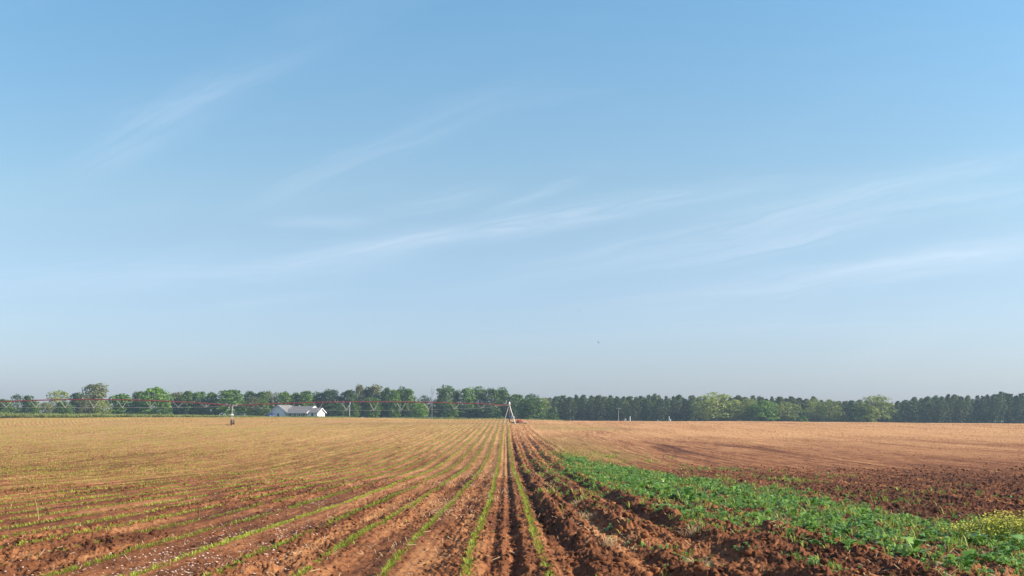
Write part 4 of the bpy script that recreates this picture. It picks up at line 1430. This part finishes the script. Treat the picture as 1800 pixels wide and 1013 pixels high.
def irrigation():
    D = 235.0
    Xp = at(895, D)
    zg = zb(Xp, D) + 0.02
    root = empty("irrigation_pivot", (Xp, D, zg), "long red irrigation pipe on steel trusses, with pivot tripod and wheeled tower", "irrigation machine")
    Dt = 221.5
    Xt = at(408.5, Dt)
    H = zpy(712.5, D) - zg
    end1 = Vector((-0.4, 0, H))                                     # at the pivot
    tow = Vector((Xt - Xp, Dt - D, zpy(713, Dt) - zg))              # at the drive tower
    D2 = 207.0
    end2 = Vector((at(-95, D2) - Xp, D2 - D, zpy(712.5, D2) - zg))

    def span(a, b, rise, nv, vdepth, skip):
        d = b - a
        u = Vector((d.x, d.y, 0)).normalized()
        w_ = Vector((-u.y, u.x, 0))

        def P_(t):
            return a + d * t + Vector((0, 0, rise * 4 * t * (1 - t)))
        pts = [P_(i / 40) for i in range(41)]
        pipe = MB().path(pts, .105, 8).build("pipe", M_RED, root)
        for i in range(1, 10):
            c = P_(i / 10)
            dd = (P_(i / 10 + .01) - P_(i / 10 - .01)).normalized()
            MB().tube(c - dd * .06, c + dd * .06, .16, seg=8).build("flange", M_RED, pipe)
        for i in range(1, 10):
            c = P_(i / 10 + .04)
            s = MB().tube(c + Vector((0, 0, .10)), c + Vector((0, 0, .32)), .035, .03, 6)
            s.build("sprinkler", M_GALV, root)
        lows = []
        for i in range(nv):
            t = (i + 1) / (nv + 1)
            dep = vdepth * (0.25 + 0.75 * math.sin(math.pi * t))
            half = 0.92 / d.length
            low = P_(t) + Vector((0, 0, -dep))
            lows.append(low)
            for sgn, hw in ((-1, half), (1, half)):
                top = P_(t + sgn * hw)
                br = MB()
                br.tube(top + Vector((0, 0, -.08)), low + w_ * .55, .026, seg=5)
                br.tube(top + Vector((0, 0, -.08)), low - w_ * .55, .026, seg=5)
                br.build("truss_brace", M_STEEL, root)
        for sgn in (-1, 1):
            chain = [P_(.012) + Vector((0, 0, -.1))] + [l + w_ * .55 * sgn for l in lows] + [P_(.988) + Vector((0, 0, -.1))]
            MB().path(chain, .014, 5).build("truss_rod", M_STEEL, root)
        cr = MB()
        for l in lows:
            cr.tube(l - w_ * .6, l + w_ * .6, .03, seg=5)
        cr.build("cross_bar", M_STEEL, root)

    span(end1, tow, 0.72, 9, 1.75, 0)
    span(tow, end2, 1.10, 9, 1.55, 0)
    # joint between the spans
    MB().tube(tow + Vector((-.9, 0, 0)), tow + Vector((.9, 0, 0)), .12, seg=10).build("joint", M_STEEL, root)
    MB().tube(end1 + Vector((-2.6, 0, -.005)), end1 + Vector((.02, 0, 0)), .12, seg=10).build("joint", M_GALV, root)

    # drive tower: two A-frame legs along the line of travel, beam, two wheels
    zt = float(hz([Xt], [Dt])[0]) - zg
    base = Vector((tow.x, tow.y, zt))
    e_ = Vector((Xt, Dt, 0)).normalized()          # line of travel
    n_ = Vector((e_.y, -e_.x, 0))
    ang = math.atan2(e_.y, e_.x) - R(90)
    for s in (-1, 1):
        foot = base + e_ * 1.9 * s + Vector((0, 0, .55))
        for dx in (-.12, .12):
            MB().tube(tow + n_ * dx * .4 + Vector((0, 0, -.1)), foot + n_ * dx, .04, seg=7).build("tower_leg", M_STEEL, root)
    MB().box(base + Vector((0, 0, .55)), (.28, 4.0, .18), ang, .02).build("base_beam", M_STEEL, root)
    MB().box(base + Vector((0, 0, 2.3)), (.2, .9, .08), ang).build("tower_brace", M_GALV, root)
    for s in (-1, 1):
        c = base + e_ * 1.9 * s + n_ * (-.20 if s < 0 else .20) + Vector((0, 0, .50))
        wh = MB().tube(c - n_ * .16, c + n_ * .16, .55, seg=22)
        for i in range(14):
            a = i * math.tau / 14
            wh.box(c + e_ * math.cos(a) * .56 + Vector((0, 0, math.sin(a) * .56)), (.30, .08, .08), ang)
        wh = wh.build("wheel", mat_simple("muddy_tyre", (.10, .055, .035), .95), root)
        MB().tube(c - n_ * .19, c + n_ * .19, .28, seg=14).build("rim", M_RUST, wh)
    MB().box(tow + Vector((-.55, 0, .02)), (.36, .35, .40), bev=.03).build("control_box", M_STEEL, root)

    # pivot: four legs, riser with elbow, collector ring drum, control box
    top = Vector((0, 0, H - .35))
    fx_, fy_ = 1.22, 1.0
    for sx in (-1, 1):
        for sy in (-1, 1):
            lean = .10 if sx > 0 else 0
            foot = Vector((fx_ * sx + (0.0 if sy > 0 else .06), fy_ * sy, -.05))
            r_ = .09 if (sx > 0 and sy < 0) else .055
            MB().tube(top + Vector((.14 * sx, .12 * sy, 0)), foot, r_, seg=8).build("pivot_leg", M_GALV, root)
            MB().box((foot.x, foot.y, .02), (.4, .4, .08)).build("foot_pad", M_PALEPOLE, root)
    fr = MB()
    for z, k in ((1.2, .70), (2.5, .40)):
        fr.box((0, -fy_ * k, z), (fx_ * 2 * k, .05, .05)).box((0, fy_ * k, z), (fx_ * 2 * k, .05, .05))
    fr.build("cross_brace", M_RUST, root)
    el_ = [Vector((-.42, 0, H)), Vector((-.1, 0, H)), Vector((.06, 0, H - .08)), Vector((.16, 0, H - .24)), Vector((.16, 0, H - .5))]
    MB().path(el_, .13, 10).build("elbow", M_GALV, root, True)
    ri = [Vector((.05, 0, H - .5)), Vector((.02, 0, .75)), Vector((.08, 0, .50)), Vector((.25, 0, .36)), Vector((.6, 0, .30)), Vector((3.5, .2, .22))]
    MB().path(ri, .12, 10).build("riser_pipe", M_RUST, root, True)
    MB().tube((.04, 0, H + .06), (.04, 0, H + .60), .20, .17, 14).tube((.04, 0, H + .60), (.04, 0, H + .70), .17, .06, 14).build("collector_drum", M_WHITE, root, True)
    MB().tube((-.58, 0, H + .1), (-.58, 0, H + .75), .045, seg=6).tube((-.58, 0, H + .75), (-.54, 0, H + 1.0), .10, .04, 6).build("antenna", M_GALV, root)
    cb = MB().box((.93, -1.0, 1.25), (.38, .28, .55), bev=.03).build("control_box", M_WHITE, root)
    MB().box((.93, -1.145, 1.3), (.24, .015, .3)).build("panel", M_PALEPOLE, cb)
    bc = MB().tube((.42, -.35, 1.05), (.42, -.35, 1.55), .17, .15, 12).tube((.42, -.35, 1.55), (.42, -.35, 1.75), .15, .05, 12).build("filter_can", M_BLUE, root)
    MB().tube((.42, -.35, .2), (.42, -.35, 1.05), .03, seg=6).build("bracket", M_RUST, bc)
    va = MB().box((1.9, .1, .55), (.5, .3, .5), bev=.05).tube((1.35, .1, .62), (2.7, .15, .55), .11, seg=10).tube((2.0, .1, .8), (2.0, .1, 1.1), .05, seg=8)
    va = va.build("valve", M_REDV, root)
    vw = MB()
    for i in range(12):
        a, b_ = i * math.tau / 12, (i + 1) * math.tau / 12
        vw.tube((2.0 + .22 * math.cos(a), .1 + .22 * math.sin(a), 1.1), (2.0 + .22 * math.cos(b_), .1 + .22 * math.sin(b_), 1.1), .025, seg=5)
    vw.tube((1.78, .1, 1.1), (2.22, .1, 1.1), .02, seg=5)
    vw.build("hand_wheel", M_REDV, va)
    MB().tube((2.25, .3, .9), (3.0, .3, .12), .07, seg=6).tube((3.2, .25, .12), (3.62, .2, .05), .07, seg=6).build("prop", M_RUST, root)


irrigation()

# ------------------------------------------------------------------ birds
M_BIRD = mat_simple("dark_plumage", (0.03, 0.03, 0.035), 0.7)


def bird(px, py, D, span_, roll, label):
    mb = MB()
    n = 8
    prof = [(-.5, .01), (-.32, .05), (-.05, .10), (.2, .09), (.34, .055), (.42, .06), (.5, .03), (.56, .004)]
    prev = None
    for y, r_ in prof:
        ring = [mb.bm.verts.new((r_ * math.cos(i * math.tau / n), y, r_ * .85 * math.sin(i * math.tau / n))) for i in range(n)]
        if prev:
            for i in range(n):
                mb.bm.faces.new([prev[i], prev[(i + 1) % n], ring[(i + 1) % n], ring[i]])
        prev = ring
    for s in (-1, 1):   # wings: two bent panels with a little thickness
        st = [(.06, .22, -.12, .03), (.42, .26, -.06, .14), (.78, .16, -.06, .12), (1.0, -.02, -.08, .06)]
        pv = None
        for x, yf, yb, z in st:
            row_ = [mb.bm.verts.new((s * x, yf, z + .012)), mb.bm.verts.new((s * x, yb, z + .006)), mb.bm.verts.new((s * x, yb, z - .006)), mb.bm.verts.new((s * x, yf, z - .012))]
            if pv:
                for i in range(4):
                    mb.bm.faces.new([pv[i], pv[(i + 1) % 4], row_[(i + 1) % 4], row_[i]])
            pv = row_
    mb.prism([(-.04, -.42, 0), (.04, -.42, 0), (.13, -.78, 0), (-.13, -.78, 0)], (0, 0, .012))
    o = mb.build("bird", M_BIRD)
    o.location = (at(px, D), D, zpy(py, D))
    o.scale = (span_ / 2,) * 3
    o.rotation_euler = (R(8), roll, R(35))
    tag(o, label, "bird", "birds in the sky")


bird(1017, 546, 260, .95, R(9), "upper of two tiny dark birds, wings level, faint against the sky")
bird(1051.5, 602, 235, .85, R(42), "lower of two tiny dark birds, tilted steeply in its turn")

# ------------------------------------------------------------------ haze
me = bpy.data.meshes.new("haze")
bm = bmesh.new()
bmesh.ops.create_cube(bm, size=1.0)
bmesh.ops.transform(bm, matrix=Matrix.Translation((0, 0, 13.5)) @ Matrix.Diagonal((2600, 2600, 41, 1)), verts=bm.verts)
bm.to_mesh(me)
bm.free()
hm = bpy.data.materials.new("haze_air")
hm.use_nodes = True
hm.node_tree.nodes.clear()
pv = hm.node_tree.nodes.new('ShaderNodeVolumePrincipled')
pv.inputs['Color'].default_value = (0.60, 0.80, 1.0, 1)
pv.inputs['Density'].default_value = 0.00027
pv.inputs['Anisotropy'].default_value = 0.2
ho = hm.node_tree.nodes.new('ShaderNodeOutputMaterial')
hm.node_tree.links.new(pv.outputs[0], ho.inputs['Volume'])
me.materials.append(hm)
o = link("haze", me)
tag(o, kind='stuff')
